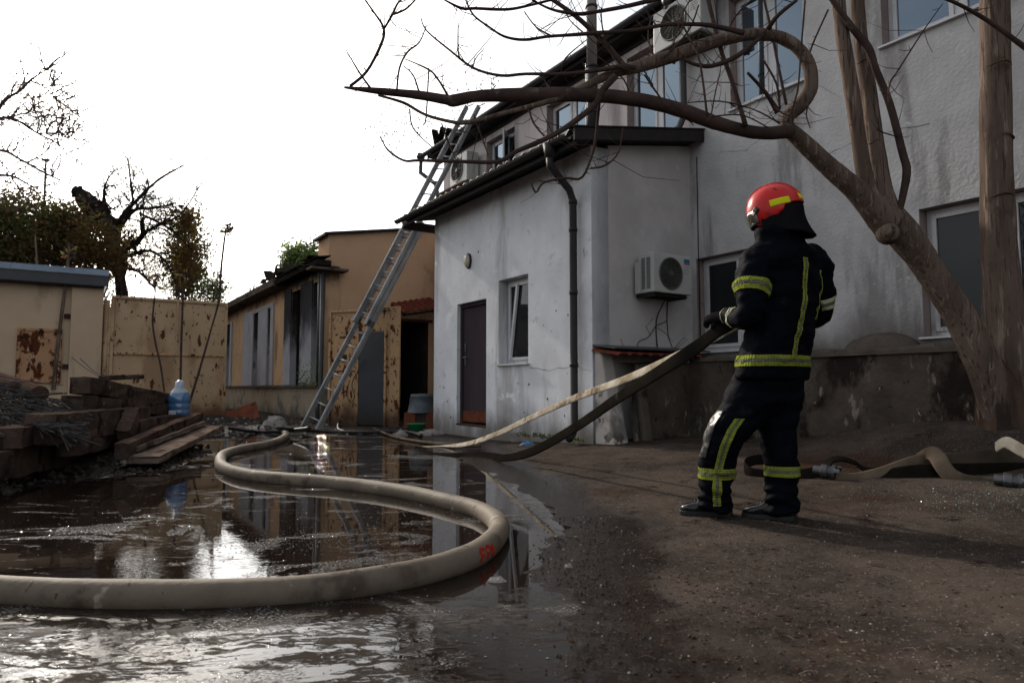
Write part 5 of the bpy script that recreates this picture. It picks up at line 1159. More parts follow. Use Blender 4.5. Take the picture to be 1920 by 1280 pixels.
# thin saplings before the gate and beige wall
def sapling(label, pts, Y, leafy=0, col='barkdark'):
    g_ = at(pts[0][0], pts[0][1], Y); t = thing('sapling', label, 'sapling', Vector((g_.x, g_.y, max(0, g_.z))), 'thin bare saplings'); P3, R3 = traced(pts, Y, Y, 4, .0); m_ = MB(); m_.tube(P3, R3, 6, wob=.1)
    for _ in range(7):
        i = random.randrange(2, len(P3)); p = Vector(P3[i]); q = p + Vector((random.gauss(0,.07), random.gauss(0,.05), random.uniform(.02,.1))); m_.tube([p, q], [.005,.002], 4)
    obj('stem', m_, M[col], t)
    if leafy:
        e = Vector(P3[-1]); leaves('leaves', [(e.x, e.y, e.z, .14, .1, .12)], leafy, .07, [M['leafdk'], M['leafbr'], M['leafbk']], t, leafy, .06, 14)
    return t
sapling('crooked sapling in front of the rusty hatch, left of two', [(80,730,9),(76,640,7),(71,560,6),(69,495,5),(66,440,3)], 14.5, 0, 'bark')
sapling('leaning sapling in front of the right side of the rusty hatch', [(100,730,9),(108,650,8),(118,570,7),(126,510,6),(128,470,4)], 14.5, 30, 'bark')
sapling('thin curving sapling before the left half of the closed gate', [(308,735,4),(302,690,4),(291,640,4),(286,600,4),(290,560,3),(292,530,2)], 13.2, 20)
sapling('straight thin sapling before the middle of the closed gate', [(338,740,5),(340,640,5),(343,560,4),(343,520,3)], 13.2, 25)
sapling('slanting thin sapling before the right half of the closed gate', [(352,765,5),(375,690,5),(395,620,4),(409,570,4),(412,540,3)], 13.2, 0)
sapling('tall slim sapling with a leafy tuft rising behind the gate end', [(405,600,6),(411,560,6),(415,500,5),(422,440,4),(424,428,4)], 17.8, 70)
# far floodlight mast
fm = thing('lamp_post', 'thin pale mast far behind the foliage at the left', 'post', Vector((at(84,400,45).x, 45, 0))); m_ = MB(); a_ = at(84, 400, 45); m_.tube([Vector((a_.x,45,0)), at(85,330,45), at(86,302,45)], [.09,.08,.06], 8); obj('mast', m_, M['barkgrey'], fm)
m_ = MB(); t_ = at(86,300,45); m_.boxc(t_, (.22,0,0), (0,.1,0), (0,0,.08)); obj('lamp_head', m_, M['barkgrey'], fm)

# ================================================================== TIMBER PILE
def beam(label, p0, p1, w, h, mt, cat='beam', name='timber_beam', rough=.010, roll=0, group='old beams in the pile', z=None, notch=None):
    a = at(*p0); b = at(*p1)
    d = (b-a).normalized(); s = d.cross(Vector((0,0,1))).normalized(); u = s.cross(d).normalized()
    if roll: s, u = s*math.cos(roll)+u*math.sin(roll), u*math.cos(roll)-s*math.sin(roll)
    m_ = MB(); n = 14; rs = []; k = random.uniform(0, 50)
    prof = []
    for (x, y) in ((-1,-1),(-.33,-1),(.33,-1),(1,-1),(1,-.33),(1,.33),(1,1),(.33,1),(-.33,1),(-1,1),(-1,.33),(-1,-.33)): prof.append((x*w/2, y*h/2))
    for i in range(n+1):
        c = a.lerp(b, i/n); r = []
        for j, (x, y) in enumerate(prof):
            q = 1 if i not in (0, n) else .97
            c2 = c + (d*mnoise.noise(Vector((j*.7, k, 3)))*.03 if i in (0, n) else Vector())
            r.append(c2 + s*(x*q + rough*mnoise.noise(Vector((i*.7, j*.9, k)))*1.5) + u*(y*q + rough*mnoise.noise(Vector((i*.7, j*.9, k+9)))*1.5))
        rs.append(r)
    m_.rings(rs)
    o = obj(name, m_, mt, base=a, bevel=.004); return tag(o, label, cat, group)
random.seed(9)
W, WP = M['wood'], M['woodpale']
beam('upper dark squared beam, topmost of the pile', (150,722,6.9), (318,752,9.6), .20, .17, W)
beam('second dark beam directly under the topmost one', (135,755,6.7), (318,768,9.5), .21, .15, W)
beam('heavy beam with a pale weathered top, centre of the pile', (75,805,5.6), (262,783,8.2), .24, .26, W)
beam('pale topped board lying on the heavy central beam', (92,782,5.9), (255,775,8.3), .16, .03, WP, 'board', 'board', group='loose boards on the pile')
beam('short dark beam at the lower left of the heavy beam', (15,822,5.3), (100,800,6.6), .2, .16, W)
beam('low beam with a sawn pale face between heavy beam and front planks', (128,838,6.0), (245,812,8.4), .20, .16, W)
beam('thin pale batten on the low sawn beam', (140,822,6.2), (225,808,7.8), .09, .04, WP, 'board', 'board', group='loose boards on the pile')
beam('long front rail with a notched edge, left of the two front planks', (228,846,6.55), (372,783,9.6), .13, .16, W)
beam('pale lath lying on the front plank nearest the puddle', (255,842,6.75), (385,792,9.4), .05, .05, WP, 'board', 'board', group='loose boards on the pile')
beam('wide flat plank nearest the puddle', (268,862,6.6), (396,802,9.5), .30, .07, WP, 'plank', 'plank', group='loose boards on the pile')
beam('short dark stick on the very top of the pile by the gate', (195,708,8.8), (262,706,9.8), .14, .06, W, 'board', 'board', group='loose boards on the pile')
beam('dark beam filling the back of the pile under the second beam', (60,790,7.0), (315,782,9.8), .30, .22, W)
beam('beam buried low at the back behind the front rail', (210,812,7.2), (345,788,9.6), .26, .22, W)
beam('broken dark beam end standing between the heavy beam and the front rail', (232,815,7.0), (250,770,7.3), .14, .12, W)
beam('low dark beam on the mud at the left edge', (-60,880,4.9), (130,846,6.8), .22, .22, W)
beam('dark beam under the heavy central beam at the left', (-40,850,5.2), (180,826,7.6), .26, .24, W)
beam('thin split board sticking out at the left edge', (-20,812,5.2), (42,826,5.6), .10, .03, WP, 'board', 'board', group='loose boards on the pile')
lg = thing('log', 'round log with its brown cut end facing out at the left of the pile', 'log', at(75,738,6.9)); m_ = MB(); a = at(75,738,6.9); b = at(-40,700,8.8); m_.tube([a, a.lerp(b,.3), a.lerp(b,.7), b], [.085,.09,.09,.085], 14, wob=.05); obj('log_body', m_, W, lg, smooth=False)
m_ = MB(); d_ = (a-b).normalized(); m_.tube([a, a+d_*.004], [.08,.078], 14); obj('cut_end', m_, M['logend'], lg)
m_ = MB()      # heap of grey splintered strips
for _ in range(420):
    x = random.uniform(-60, 118); y = 712 + (x+60)*.22 + random.uniform(0, 60); Y = 7.4 - (y-715)*.022 + random.uniform(-.15,.15)
    p = at(x, y, Y); d = Vector((random.uniform(.5,1), random.uniform(-.9,-.1), random.uniform(-.35,.08))).normalized(); l = random.uniform(.12,.5)
    m_.boxf(p, d*l, d.orthogonal().normalized()*random.uniform(.006,.02), Vector((0,0,.004)))
tag(obj('splinter_heap', m_, M['reed'], base=at(30,750,7)), 'heap of grey ashy splinters behind the beams at the left edge', 'debris', kind='stuff')
m_ = MB(); rs = []      # earth core under the heap of timber
core = []
for i in range(24):
    row = []
    for j in range(16):
        X_ = -8.5 + i*.24; Y_ = 5.2 + j*.42
        z_ = -.10 + .58*math.exp(-((X_+5.9)/1.5)**2 - ((Y_-7.9)/1.8)**2) + .05*mnoise.noise(Vector((X_*2, Y_*2, 0)))
        row.append(Vector((X_, Y_, z_)))
    core.append(row)
m_.rings(core, False, closed=False); tag(obj('rubble_mound', m_, M['ash'], base=(-6,7.5,0), smooth=True), 'black mound of ash and mud beneath the timber', kind='structure')
# vine whips
for k, pts in enumerate(([(135,670,9.5),(160,690,9.4),(185,705,9.3)], [(150,672,9.5),(175,695,9.4),(200,708,9.3)], [(0,705,7.2),(60,715,7.5),(118,722,7.6)])):
    m_ = MB(); m_.tube([at(*p) for p in pts], .006, 5); tag(obj('twig', m_, M['barkgrey'], base=at(*pts[0])), ['long thin twig poking up behind the topmost beam', 'second thin twig poking up just right of the first behind the topmost beam', 'long twig lying over the splinter heap'][k], 'twig')
# big water bottle
wb_c = at(335, 780, 9.2); bo = thing('water_bottle', 'big blue translucent plastic water bottle standing on the timber pile', 'bottle', wb_c)
m_ = MB(); prof = [(.0,.0),(.12,.0),(.135,.02),(.135,.08),(.128,.09),(.135,.10),(.135,.16),(.128,.17),(.135,.18),(.137,.24),(.12,.30),(.075,.355),(.045,.385),(.04,.40)]
m_.rings([[wb_c + Vector((r*math.cos(a), r*math.sin(a), z)) for a in [2*math.pi*j/24 for j in range(24)]] for r, z in prof]); obj('bottle_body', m_, M['bluebottle'], bo, smooth=True)
m_ = MB(); prof = [(.125,.285),(.10,.335),(.065,.37),(.06,.40),(.055,.455),(.02,.48)]
m_.rings([[wb_c + Vector((r*math.cos(a)*(1+.14*mnoise.noise(Vector((a*2,z*20,1)))), r*math.sin(a), z+.012*mnoise.noise(Vector((a*3,z*9,4))))) for a in [2*math.pi*j/24 for j in range(24)]] for r, z in prof]); obj('film_wrap', m_, M['clearfilm'], bo, smooth=True)
m_ = MB(); m_.boxc(wb_c + Vector((-.02,-.13,.05)), (.045,0,0), (0,.02,0), (0,0,.03)); obj('label', m_, M['white'], bo, bevel=.01)

# ================================================================== JUNK BY THE PASSAGE
def gp(px, py, dz=0): 
    g_ = ghz(px, py, 0); g_.z += dz; return g_
cr_ = gp(785, 797); cr_.y -= .0; ct = thing('crate', 'low orange-brown wooden crate under the metal tub beside the annexe wall', 'crate', cr_)
def lbox(par, name, c, sx, sy, z0, z1, mt, yaw=0, bevel=.004):
    m_ = MB(); x_ = Vector((math.cos(yaw), math.sin(yaw), 0)); y_ = Vector((-math.sin(yaw), math.cos(yaw), 0)); m_.boxf(c - x_*sx/2 - y_*sy/2 + Vector((0,0,z0)), x_*sx, y_*sy, Vector((0,0,z1-z0))); return obj(name, m_, mt, par, bevel=bevel)
cb_ = cr_ + Vector((0,.35,0))
x0_ = at(755,780,12.3).x; x1_ = at(817,780,12.3).x
cc = Vector(((x0_+x1_)/2, 12.5, cr_.z-.02))
ct.location = cc
lbox(ct, 'front_board', cc + Vector((-.20,0,0)), .20, .03, .03, .32, M['woodred']); lbox(ct, 'front_board', cc + Vector((.2,0.0,0)), .2, .03, .03, .33, M['woodred']); lbox(ct, 'front_board', cc + Vector((0,.015,0)), .26, .03, .05, .30, M['ash'])
lbox(ct, 'side_board', cc + Vector((-.29,.2,0)), .03, .4, .02, .30, M['woodred']); lbox(ct, 'side_board', cc + Vector((.29,.2,0)), .03, .4, .02, .30, M['woodred']); lbox(ct, 'floor_board', cc + Vector((0,.2,0)), .56, .38, .27, .295, M['wood'])
tb = thing('metal_tub', 'upturned grey-blue metal tub sitting on the wooden crate', 'tub', cc + Vector((-.01,.2,.3))); c0 = Vector(tb.location); m_ = MB()
prof = [(.26,0),(.27,.012),(.26,.02),(.225,.20),(.215,.30),(.22,.31),(.212,.318),(.20,.35),(.0,.36)]
m_.rings([[c0 + Vector((r*math.cos(a), r*math.sin(a), z)) for a in [2*math.pi*j/28 for j in range(28)]] for r, z in prof]); obj('tub_body', m_, M['tub'], tb, smooth=True)
m_ = MB(); m_.tube([c0 + Vector((.225*math.cos(a), .225*math.sin(a), .245)) for a in [2*math.pi*j/28 for j in range(29)]], .008, 6); obj('rim_hoop', m_, M['tub'], tb)
gbn = gp(779, 812); gbn = Vector((at(779,812,11.7).x, 11.75, gbn.z)); t = thing('basin', 'bright green plastic basin in the rubbish before the crate', 'basin', gbn); m_ = MB()
prof = [(.0,.01),(.10,.0),(.155,.16),(.168,.165),(.168,.175),(.15,.17),(.095,.02),(.0,.02)]
m_.rings([[gbn + Vector((r*math.cos(a), r*math.sin(a)*.8, z)) for a in [2*math.pi*j/24 for j in range(24)]] for r, z in prof], False); obj('basin_body', m_, M['green'], t, smooth=True)
rb = at(455, 770, 14.6); rb.z = 0; m_ = MB(); a = at(424, 792, 15.2); b = at(486, 783, 14.4); c_ = at(480, 752, 14.9); d_ = at(424, 772, 15.6); nn2 = Vector((.02,-.03,.01))
m_.hexa([a, b, b-nn2, a-nn2, d_, c_, c_-nn2, d_-nn2]); tag(obj('panel', m_, M['woodred'], base=rb), 'reddish board leaning against the burnt building plinth beside the gate', 'board')
def rag(name, label, px, py, w, h, mt, seed, cat, flat=.5, dz=0):
    c = gp(px, py, dz); m_ = MB(); rs = []; n = 14
    for k in range(6):
        a0_ = math.pi/2*k/5; rs.append([c + Vector((w/2*math.cos(a0_)*math.cos(a)*(1+.35*mnoise.noise(Vector((a*1.4,k*.6,seed)))), w*.35*math.cos(a0_)*math.sin(a), h*math.sin(a0_)*(1+.6*mnoise.noise(Vector((a*2,k,seed+4))))-.01)) for a in [2*math.pi*j/n for j in range(n)]])
    m_.rings(rs); return tag(obj(name, m_, mt, base=c), label, cat)
rag('rag', 'pale crumpled rag on the rubbish near the far hose coupling', 515, 796, .42, .16, M['rag'], 1, 'rag')
rag('rag', 'grey crumpled cloth heap left of the hose coupling at the far shore', 478, 793, .5, .10, M['ash'], 2, 'rag')
rag('rag', 'whitish rag lying left of the green basin', 752, 817, .22, .10, M['rag'], 3, 'rag')
rag('rag', 'long dirty cloth roll right of the green basin', 808, 815, .45, .10, M['rag'], 4, 'rag')
rag('plastic_sheet', 'small bright blue plastic sheet at the foot of the annexe wall', 989, 834, .20, .05, M['bluerag'], 5, 'plastic sheet')
rag('plastic_sheet', 'blue scrap of plastic beside the water bottle', 320, 776, .16, .05, M['bluerag'], 6, 'plastic sheet', dz=.42)
rag('rag', 'pale wet lump on the asphalt just right of the hose bend', 932, 1090, .09, .03, M['rag'], 7, 'rag')
rag('stone', 'small pale stone on the wet asphalt right of the hose bend', 1066, 1063, .04, .025, M['rag'], 8, 'stone')
m_ = MB(); a = gp(984,828); m_.boxf(a, (.09,.1,0), (.0,.01,0), (.12,.12,.42)); tag(obj('board', m_, M['woodpale'], base=a, bevel=.003), 'narrow board leaning on the annexe wall beside the blue plastic', 'board')
m_ = MB(); a = gp(958,828); m_.boxf(a, (.14,-.02,0), (.02,.06,0), (0,.03,.13)); tag(obj('panel', m_, M['rag'], base=a, bevel=.003), 'small pale slab propped left of the narrow leaning board', 'slab')
# black cables and hoses along the far shore
for k, (pts, r_, lb) in enumerate((([(520,806),(600,811),(680,813),(760,812),(790,820)], .03, 'black hose lying along the far edge of the puddle'), ([(700,806),(740,822),(790,832),(850,838),(900,840)], .022, 'thin grey hose curving past the green basin'), ([(430,806),(480,812),(540,810),(580,806)], .03, 'black hose crossing beside the far coupling'), ([(636,790),(634,806),(650,812)], .02, 'green tinted short hose end by the ladder foot'))):
    m_ = MB(); m_.tube(smooth_path([tuple(gp(*p, .03)) for p in pts], 6), r_, 8); tag(obj('thin_hose', m_, M['cable'] if k != 1 else M['flathose'], base=gp(*pts[0]), smooth=True), lb, 'hose', 'thin hoses along the far shore')
def scatter(name, label, n, area, size, mt, seed, kind='chip', cat='debris', flat=1):
    rg = random.Random(seed); m_ = MB()
    for _ in range(n):
        x, y = area(rg); z = gh0(x, y)
        s = size[0] + (size[1]-size[0])*rg.random()**2.5; an = rg.uniform(0, 6.28); d = Vector((math.cos(an), math.sin(an), rg.uniform(-.1,.25))).normalized(); q = Vector((-d.y, d.x, rg.uniform(-.2,.2)))
        if kind == 'chip': 
            c = Vector((x, y, z)); m_.add([c-d*s, c+q*s*rg.uniform(.4,1), c+d*s*rg.uniform(.5,1), c-q*s*rg.uniform(.3,.9), c+Vector((0,0,s*rg.uniform(.3,.9)*flat))], [(0,1,4),(1,2,4),(2,3,4),(3,0,4)])
        elif kind == 'straw':
            c = Vector((x, y, z+.004)); m_.tube([c-d*s, c+Vector((0,0,.006))+q*s*rg.uniform(-.15,.15), c+d*s], [size[2]*.7, size[2], size[2]*.5], 3)
    o = obj(name, m_, mt, recalc=False); return tag(o, label, cat, kind='stuff')
_gc = {}
_HX, _HY = np.meshgrid(np.arange(-7, 7, .05), np.arange(.8, 16, .05)); _HZ = gheight(_HX, _HY)
def gh0(x, y):
    i = int(round((x+7)/.05)); j = int(round((y-.8)/.05))
    if 0 <= i < _HZ.shape[1] and 0 <= j < _HZ.shape[0]: return float(_HZ[j, i])
    return .05
def a_all(rg):
    while True:
        Y_ = 1.3 + 8*rg.random()**1.6; X_ = rg.uniform(-.1, .78*Y_+.2)
        if X_*VX + Y_*VY < 6.6 and gh0(X_, Y_) > .004: return X_, Y_
def a_straw(rg):
    while True:
        X_ = rg.gauss(.75, .38); Y_ = rg.gauss(2.75, .55)
        if Y_ > 1.4 and gh0(X_, Y_) > .002: return X_, Y_
def a_glass(rg):
    c = ghz(1880, 925); X_ = c.x + rg.gauss(0, .42); Y_ = c.y + rg.gauss(-.15, .28); return X_, Y_
def a_far(rg):
    while True:
        X_ = rg.uniform(-6.2, -1.2); Y_ = rg.uniform(11.6, 14.5)
        if X_*VX + Y_*VY < 4.4 or X_ > -2.6 and Y_ < 13: return X_, Y_
def a_bank(rg):
    while True:
        X_ = rg.uniform(-5.6, -2.9); Y_ = rg.uniform(5.0, 11.5)
        if gh0(X_, Y_) > .0: return X_, Y_
def a_shore(rg):
    while True:
        X_ = rg.uniform(-1.6, .6); Y_ = rg.uniform(1.5, 4.2); z = gh0(X_, Y_)
        if -.004 < z < .012: return X_, Y_
scatter('gravel', 'fine gravel and grit strewn over the asphalt', 9000, a_all, (.0015,.009), M['concretetop'], 1)
scatter('gravel', 'pale chips of plaster and paint on the asphalt', 420, a_all, (.0015,.010), M['rag'], 2)
scatter('straw', 'twigs and brown straw scattered on the near asphalt', 230, a_straw, (.006,.026,.0011), M['woodpale'], 3, 'straw')
scatter('straw', 'dark wet twigs and bark bits on the asphalt', 1300, a_all, (.004,.02,.0016), M['wood'], 4, 'straw')
lf_ = mat('leaf_litter', (.045,.024,.015), (.022,.014,.010), 60, .9, 0)
scatter('leaf_litter', 'reddish brown leaf scraps and bark crumbs trodden into the near asphalt', 1500, a_straw, (.002,.016), lf_, 14, flat=.25)
scatter('leaf_litter', 'brown leaf scraps spread over the yard', 1500, a_all, (.002,.013), lf_, 15, flat=.25)
glm = mat('glass_crumbs', (.22,.33,.31), (.12,.2,.19), 40, .15, 0, spec=.9)
scatter('glass_crumbs', 'greenish crumbs of broken glass by the right edge', 2600, a_glass, (.001,.006), glm, 5)
scatter('rubble', 'charred rubble and rubbish along the far shore', 1800, a_far, (.012,.07), M['ash'], 6)
scatter('rubble', 'pale scraps among the rubbish on the far shore', 170, a_far, (.015,.07), M['rag'], 7)
scatter('mud_debris', 'black splinters and mud clods on the bank below the timber', 3800, a_bank, (.008,.055), M['ash'], 8)
scatter('mud_debris', 'grey wet strips of debris on the bank below the timber', 650, a_bank, (.02,.12,.004), M['reed'], 9, 'straw')
foam = mat('scum_and_glints', (.24,.23,.22), (.10,.09,.085), 30, .5, .3)  # pale colour also stands for sky glints on the ripples
def a_foam(rg):
    while True:
        k = rg.random()
        if k < .45: X_, Y_ = rg.gauss(-1.0,.36), rg.gauss(3.55,.20)
        elif k < .7: X_, Y_ = rg.gauss(-.55,.3), rg.gauss(4.3,.5)
        elif k < .85: X_, Y_ = rg.uniform(-3,-1.2), rg.gauss(3.9,.5)
        else: X_, Y_ = rg.uniform(-1.2,.2), rg.gauss(2.25,.2)
        if gh0(X_, Y_) < -.003: return X_, Y_
m_ = MB(); rg = random.Random(77)
for _ in range(3600):
    x, y = a_foam(rg); s = .001 + .0045*rg.random()**3; n = 5; a0 = rg.random()*6
    m_.add([(x+s*math.cos(a0+2*math.pi*j/n)*rg.uniform(.6,1.5), y+s*math.sin(a0+2*math.pi*j/n), .0012) for j in range(n)] + [(x, y, .0012+s*.5)], [(j,(j+1)%n,n) for j in range(n)])
tag(obj('scum_and_glints', m_, foam, recalc=False), 'pale specks standing for ash, foam and sky glints on the puddle', 'foam', kind='stuff')
scatter('shore_debris', 'wet crumbs and leaf bits at the near water edge', 1500, a_shore, (.002,.012), M['ash'], 10)
scatter('shore_debris', 'pale wet scraps at the near water edge', 150, a_shore, (.002,.011), M['rag'], 11)
# weeds at the foot of the burnt building and annexe
m_ = MB(); rg = random.Random(5)
for _ in range(260):
    k = rg.random()
    if k < .6: p = P(rg.uniform(14.3,15.6), 4.40+rg.uniform(-.05,.03), .86+rg.random()**2*.5)
    else: p = P(rg.uniform(6.5,7.9), 5.30+rg.uniform(-.06,.03), gh0(1,8)+.02+rg.random()*.05)
    d = Vector((rg.gauss(0,1), rg.gauss(0,1), rg.gauss(.4,.8))).normalized(); q = d.orthogonal().normalized(); s = rg.uniform(.015,.045); m_.add([p-d*s, p+q*s*.5, p+d*s, p-q*s*.5], [(0,1,2,3)])
tag(obj('weeds', m_, M['leafgr'], recalc=False), 'small green weeds growing on the burnt building sill and at the annexe foot', 'weeds', kind='stuff')
# ================================================================== FIREFIGHTER
FY = 4.0
F_ = Vector((-.60, .80, 0)); Rt = Vector((.80, .60, 0)); UP = Vector((0,0,1))
cloth = mat('turnout_cloth_navy', (.0026,.0032,.0062), (.0018,.0023,.0045), 5, .7, .35, 160, layers=[((.008,.0085,.010), 6, .6, .1)], spec=.03)
clothk = mat('knee_leather_black', (.008,.008,.009), (.013,.013,.014), 5, .42, .35, 50, spec=.35)
neckc = mat('neck_cloth_black', (.007,.007,.009), (.01,.01,.012), 5, .85, .3, 160)
yel = mat('tape_fluorescent', (.24,.27,.04), (.18,.20,.03), 9, .5, .2, 120, layers=[((.10,.11,.03), 7, .60, .08)])
sil = mat('tape_silver', (.13,.14,.09), (.09,.10,.06), 12, .35, .2, 120, layers=[((.09,.09,.075), 8, .58, .08)])
tapep = mat('tape_pale', (.50,.50,.36), (.40,.40,.28), 9, .5, .2, 120)
hred = mat('helmet_red', (.50,.007,.006), (.42,.006,.005), 3, .3, .03, 40, spec=.3, coat=.08, layers=[((.22,.01,.01), 9, .66, .05)])
hyel = mat('helmet_sticker', (.62,.62,.02), (.55,.55,.02), 4, .35, 0)
boot = mat('boot_rubber', (.006,.006,.007), (.010,.010,.011), 6, .22, .35, 22, spec=.4)
glv = mat('glove_black', (.010,.010,.011), (.02,.019,.018), 8, .6, .4, 60)
visor = mat('visor_amber', (.06,.05,.035), (.09,.08,.06), 3, .08, 0, spec=1, coat=1)
skin = mat('skin', (.32,.17,.12), (.27,.14,.10), 10, .5, .1)
ff = thing('person', 'firefighter in dark turnout suit with yellow stripes and red helmet pulling two flat hoses', 'person', at(1425, 965, FY) * 1)
ff.location.z = gh(ff.location.x, ff.location.y)
def remesh(mb, vox, smooth_it=6, disp=None):
    me = bpy.data.meshes.new('tmp'); me.from_pydata([tuple(v) for v in mb.v], [], mb.f); bm = bmesh.new(); bm.from_mesh(me)
    bmesh.ops.recalc_face_normals(bm, faces=bm.faces); bm.to_mesh(me); bm.free()
    o = bpy.data.objects.new('tmp', me); C.objects.link(o); md = o.modifiers.new('r', 'REMESH'); md.mode = 'VOXEL'; md.voxel_size = vox
    sm = o.modifiers.new('s', 'SMOOTH'); sm.iterations = smooth_it; sm.factor = .5
    bpy.context.view_layer.update(); dg = bpy.context.evaluated_depsgraph_get(); ev = o.evaluated_get(dg); m2 = bpy.data.meshes.new_from_object(ev)
    bpy.data.objects.remove(o); 
    if disp:
        m2.update(); vs = [v.co + v.normal*disp(v.co) for v in m2.vertices]
        for v, c in zip(m2.vertices, vs): v.co = c
        m2.update()
    return m2
def place(name, me, mt, parent, smooth=True):
    b = Vector(parent.location) + (Vector(parent.parent.location) if parent.parent else Vector())
    me.transform(Matrix.Translation(-b)); me.materials.clear(); me.materials.append(mt); me.name = name
    me.polygons.foreach_set('use_smooth', [smooth]*len(me.polygons)); me.update(); return link(name, me, parent)
def ell(c, a, b, va=Rt, vb=None, n=28, e=.85):
    vb = vb or -F_; c = Vector(c); r = []
    for j in range(n):
        t = 2*math.pi*j/n; s_, c_ = math.sin(t), math.cos(t)
        r.append(c + va*a*math.copysign(abs(s_)**e, s_) + vb*b*math.copysign(abs(c_)**e, c_))
    return r
def limbtube(mb, pts, n=20):      # (px,py,Y,radius px)
    P3 = []
    for (x, y, Y, r) in pts: P3.append((*at(x, y, Y), r*Y/1280))
    f = smooth_path(P3, 6); mb.tube([q[:3] for q in f], [q[3] for q in f], n)
K4 = FY/1280
torso = [(448,1466,36,.9),(458,1468,44,.8),(466,1471,62,.72),(480,1473,72,.68),(505,1475,75,.64),(540,1476,73,.62),(580,1472,74,.62),(620,1463,76,.62),(655,1455,78,.62),(690,1449,80,.62),(712,1448,79,.62)]
def wrinkle(p):
    w = mnoise.noise(Vector((p.x*8, p.y*8, p.z*15)))*.014 + mnoise.noise(Vector((p.x*22, p.y*22, p.z*30)))*.006
    w += .007*math.sin((p.z*38 + 3*mnoise.noise(p*5))) * max(0, mnoise.noise(p*4+Vector((3,1,7))))*1.5
    return w
# --- body under the clothes: one continuous skin
ARM_L = [(1428,495,3.90,20),(1414,535,3.84,19),(1408,580,3.80,17),(1400,592,3.84,15),(1378,592,3.95,12),(1362,592,4.03,10),(1352,596,4.07,9)]
ARM_R = [(1522,500,4.10,20),(1538,540,4.18,19),(1540,585,4.24,17),(1520,605,4.34,14),(1470,602,4.36,12),(1430,598,4.28,10)]
LEG_L = [(1425,700,3.98,34),(1402,750,3.98,32),(1372,805,3.98,26),(1352,860,4.02,22),(1345,910,4.06,18),(1343,945,4.08,16)]
LEG_R = [(1470,700,4.04,34),(1466,755,4.02,31),(1460,810,4.0,26),(1465,865,3.98,22),(1468,915,3.97,18),(1470,950,3.97,16)]
bd = MB()
bd.rings([ell(at(cx, y, FY), hw*K4*.9, hw*K4*.9*dr) for (y, cx, hw, dr) in torso[1:]])
for a_ in (ARM_L, ARM_R, LEG_L, LEG_R): limbtube(bd, [(x, y, Y, r) for x, y, Y, r in a_], 14)
HF = Vector((-.90, .36, -.22)).normalized(); HS = HF.cross(UP).normalized(); HU = HS.cross(HF).normalized(); HS = -HS   # HS: towards the person's left = lens side
HC = at(1453, 392, 3.98)
def hp(f, s, u): return HC + HF*f + HS*s + HU*u
bd.tube([at(1466,475,3.99), at(1460,440,3.98), at(1455,410,3.98)], [.07,.062,.06], 14)
bd.rings([ell(hp(0,0,u), w, l, HS, HF, 20, 1) for u, w, l in ((.10,.03,.04),(.08,.06,.08),(.03,.075,.098),(-.02,.074,.098),(-.07,.066,.085),(-.11,.045,.065),(-.13,.02,.04))])
bd.tube([hp(.085,0,.0), hp(.112,0,-.035), hp(.09,0,-.045)], [.012,.016,.012], 8)      # nose
bd.tube([hp(.085,.02,-.072), hp(.094,0,-.073), hp(.085,-.02,-.072)], [.007,.009,.007], 6)   # mouth
for sg in (-1, 1): bd.tube([hp(-.005,.072*sg,.0), hp(-.01,.084*sg,-.005), hp(-.01,.074*sg,-.035)], [.012,.014,.009], 6)  # ears
place('body', remesh(bd, .012, 4), skin, ff)
# --- jacket
jk = MB(); jk.rings([ell(at(cx, y, FY), hw*K4*1.04, hw*K4*1.04*dr) for (y, cx, hw, dr) in torso])
SL = [(1438,476,3.94,26),(1421,492,3.90,33),(1411,528,3.85,32),(1409,560,3.81,30),(1409,585,3.79,25),(1400,597,3.81,23),(1384,596,3.90,20),(1368,592,3.99,16.5),(1360,592,4.03,15)]
SR = [(1508,480,4.06,26),(1524,494,4.10,32),(1535,535,4.16,28),(1537,570,4.20,25),(1530,592,4.26,23),(1505,603,4.34,20),(1460,600,4.33,16)]
limbtube(jk, SL, 22); limbtube(jk, SR, 22)
jk.rings([ell(at(1464, 466, 3.99), .17, .125), ell(at(1462,450,3.99), .148, .125), ell(at(1459, 436, 3.985), .142, .125), ell(at(1456, 427, 3.985), .13, .115)])
jkm = remesh(jk, .0105, 7, wrinkle); jbvh = BVHTree.FromPolygons([v.co.copy() for v in jkm.vertices], [tuple(p.vertices) for p in jkm.polygons])
jko = place('jacket', jkm, cloth, ff)
# --- trousers
tr = MB()
TL = [(1428,705,3.99,44),(1412,735,3.98,46),(1392,770,3.97,43),(1368,803,3.965,37),(1354,835,3.985,34),(1345,870,4.02,33),(1341,905,4.05,31),(1341,935,4.07,31),(1342,954,4.08,32)]
TR = [(1464,705,4.02,44),(1463,740,4.02,41),(1458,780,4.01,37),(1457,812,4.0,34),(1462,845,3.985,32),(1465,880,3.975,31),(1466,915,3.97,31),(1466,940,3.97,31),(1467,956,3.97,32)]
limbtube(tr, TL, 24); limbtube(tr, TR, 24)
tr.rings([ell(at(1448,690,4.0), .215, .13), ell(at(1447,725,4.0), .222, .14), ell(at(1443,755,4.0), .20, .14), ell(at(1440,775,4.0), .10, .10)])
def wrt(p):
    zf = max(0, 1-(p.z-.05)/.35)
    return wrinkle(p)*(1+.9*zf) + .008*zf*math.sin(p.z*95 + 5*mnoise.noise(p*7))
trm = remesh(tr, .0105, 6, wrt); tbvh = BVHTree.FromPolygons([v.co.copy() for v in trm.vertices], [tuple(p.vertices) for p in trm.polygons]); place('trousers', trm, cloth, ff)
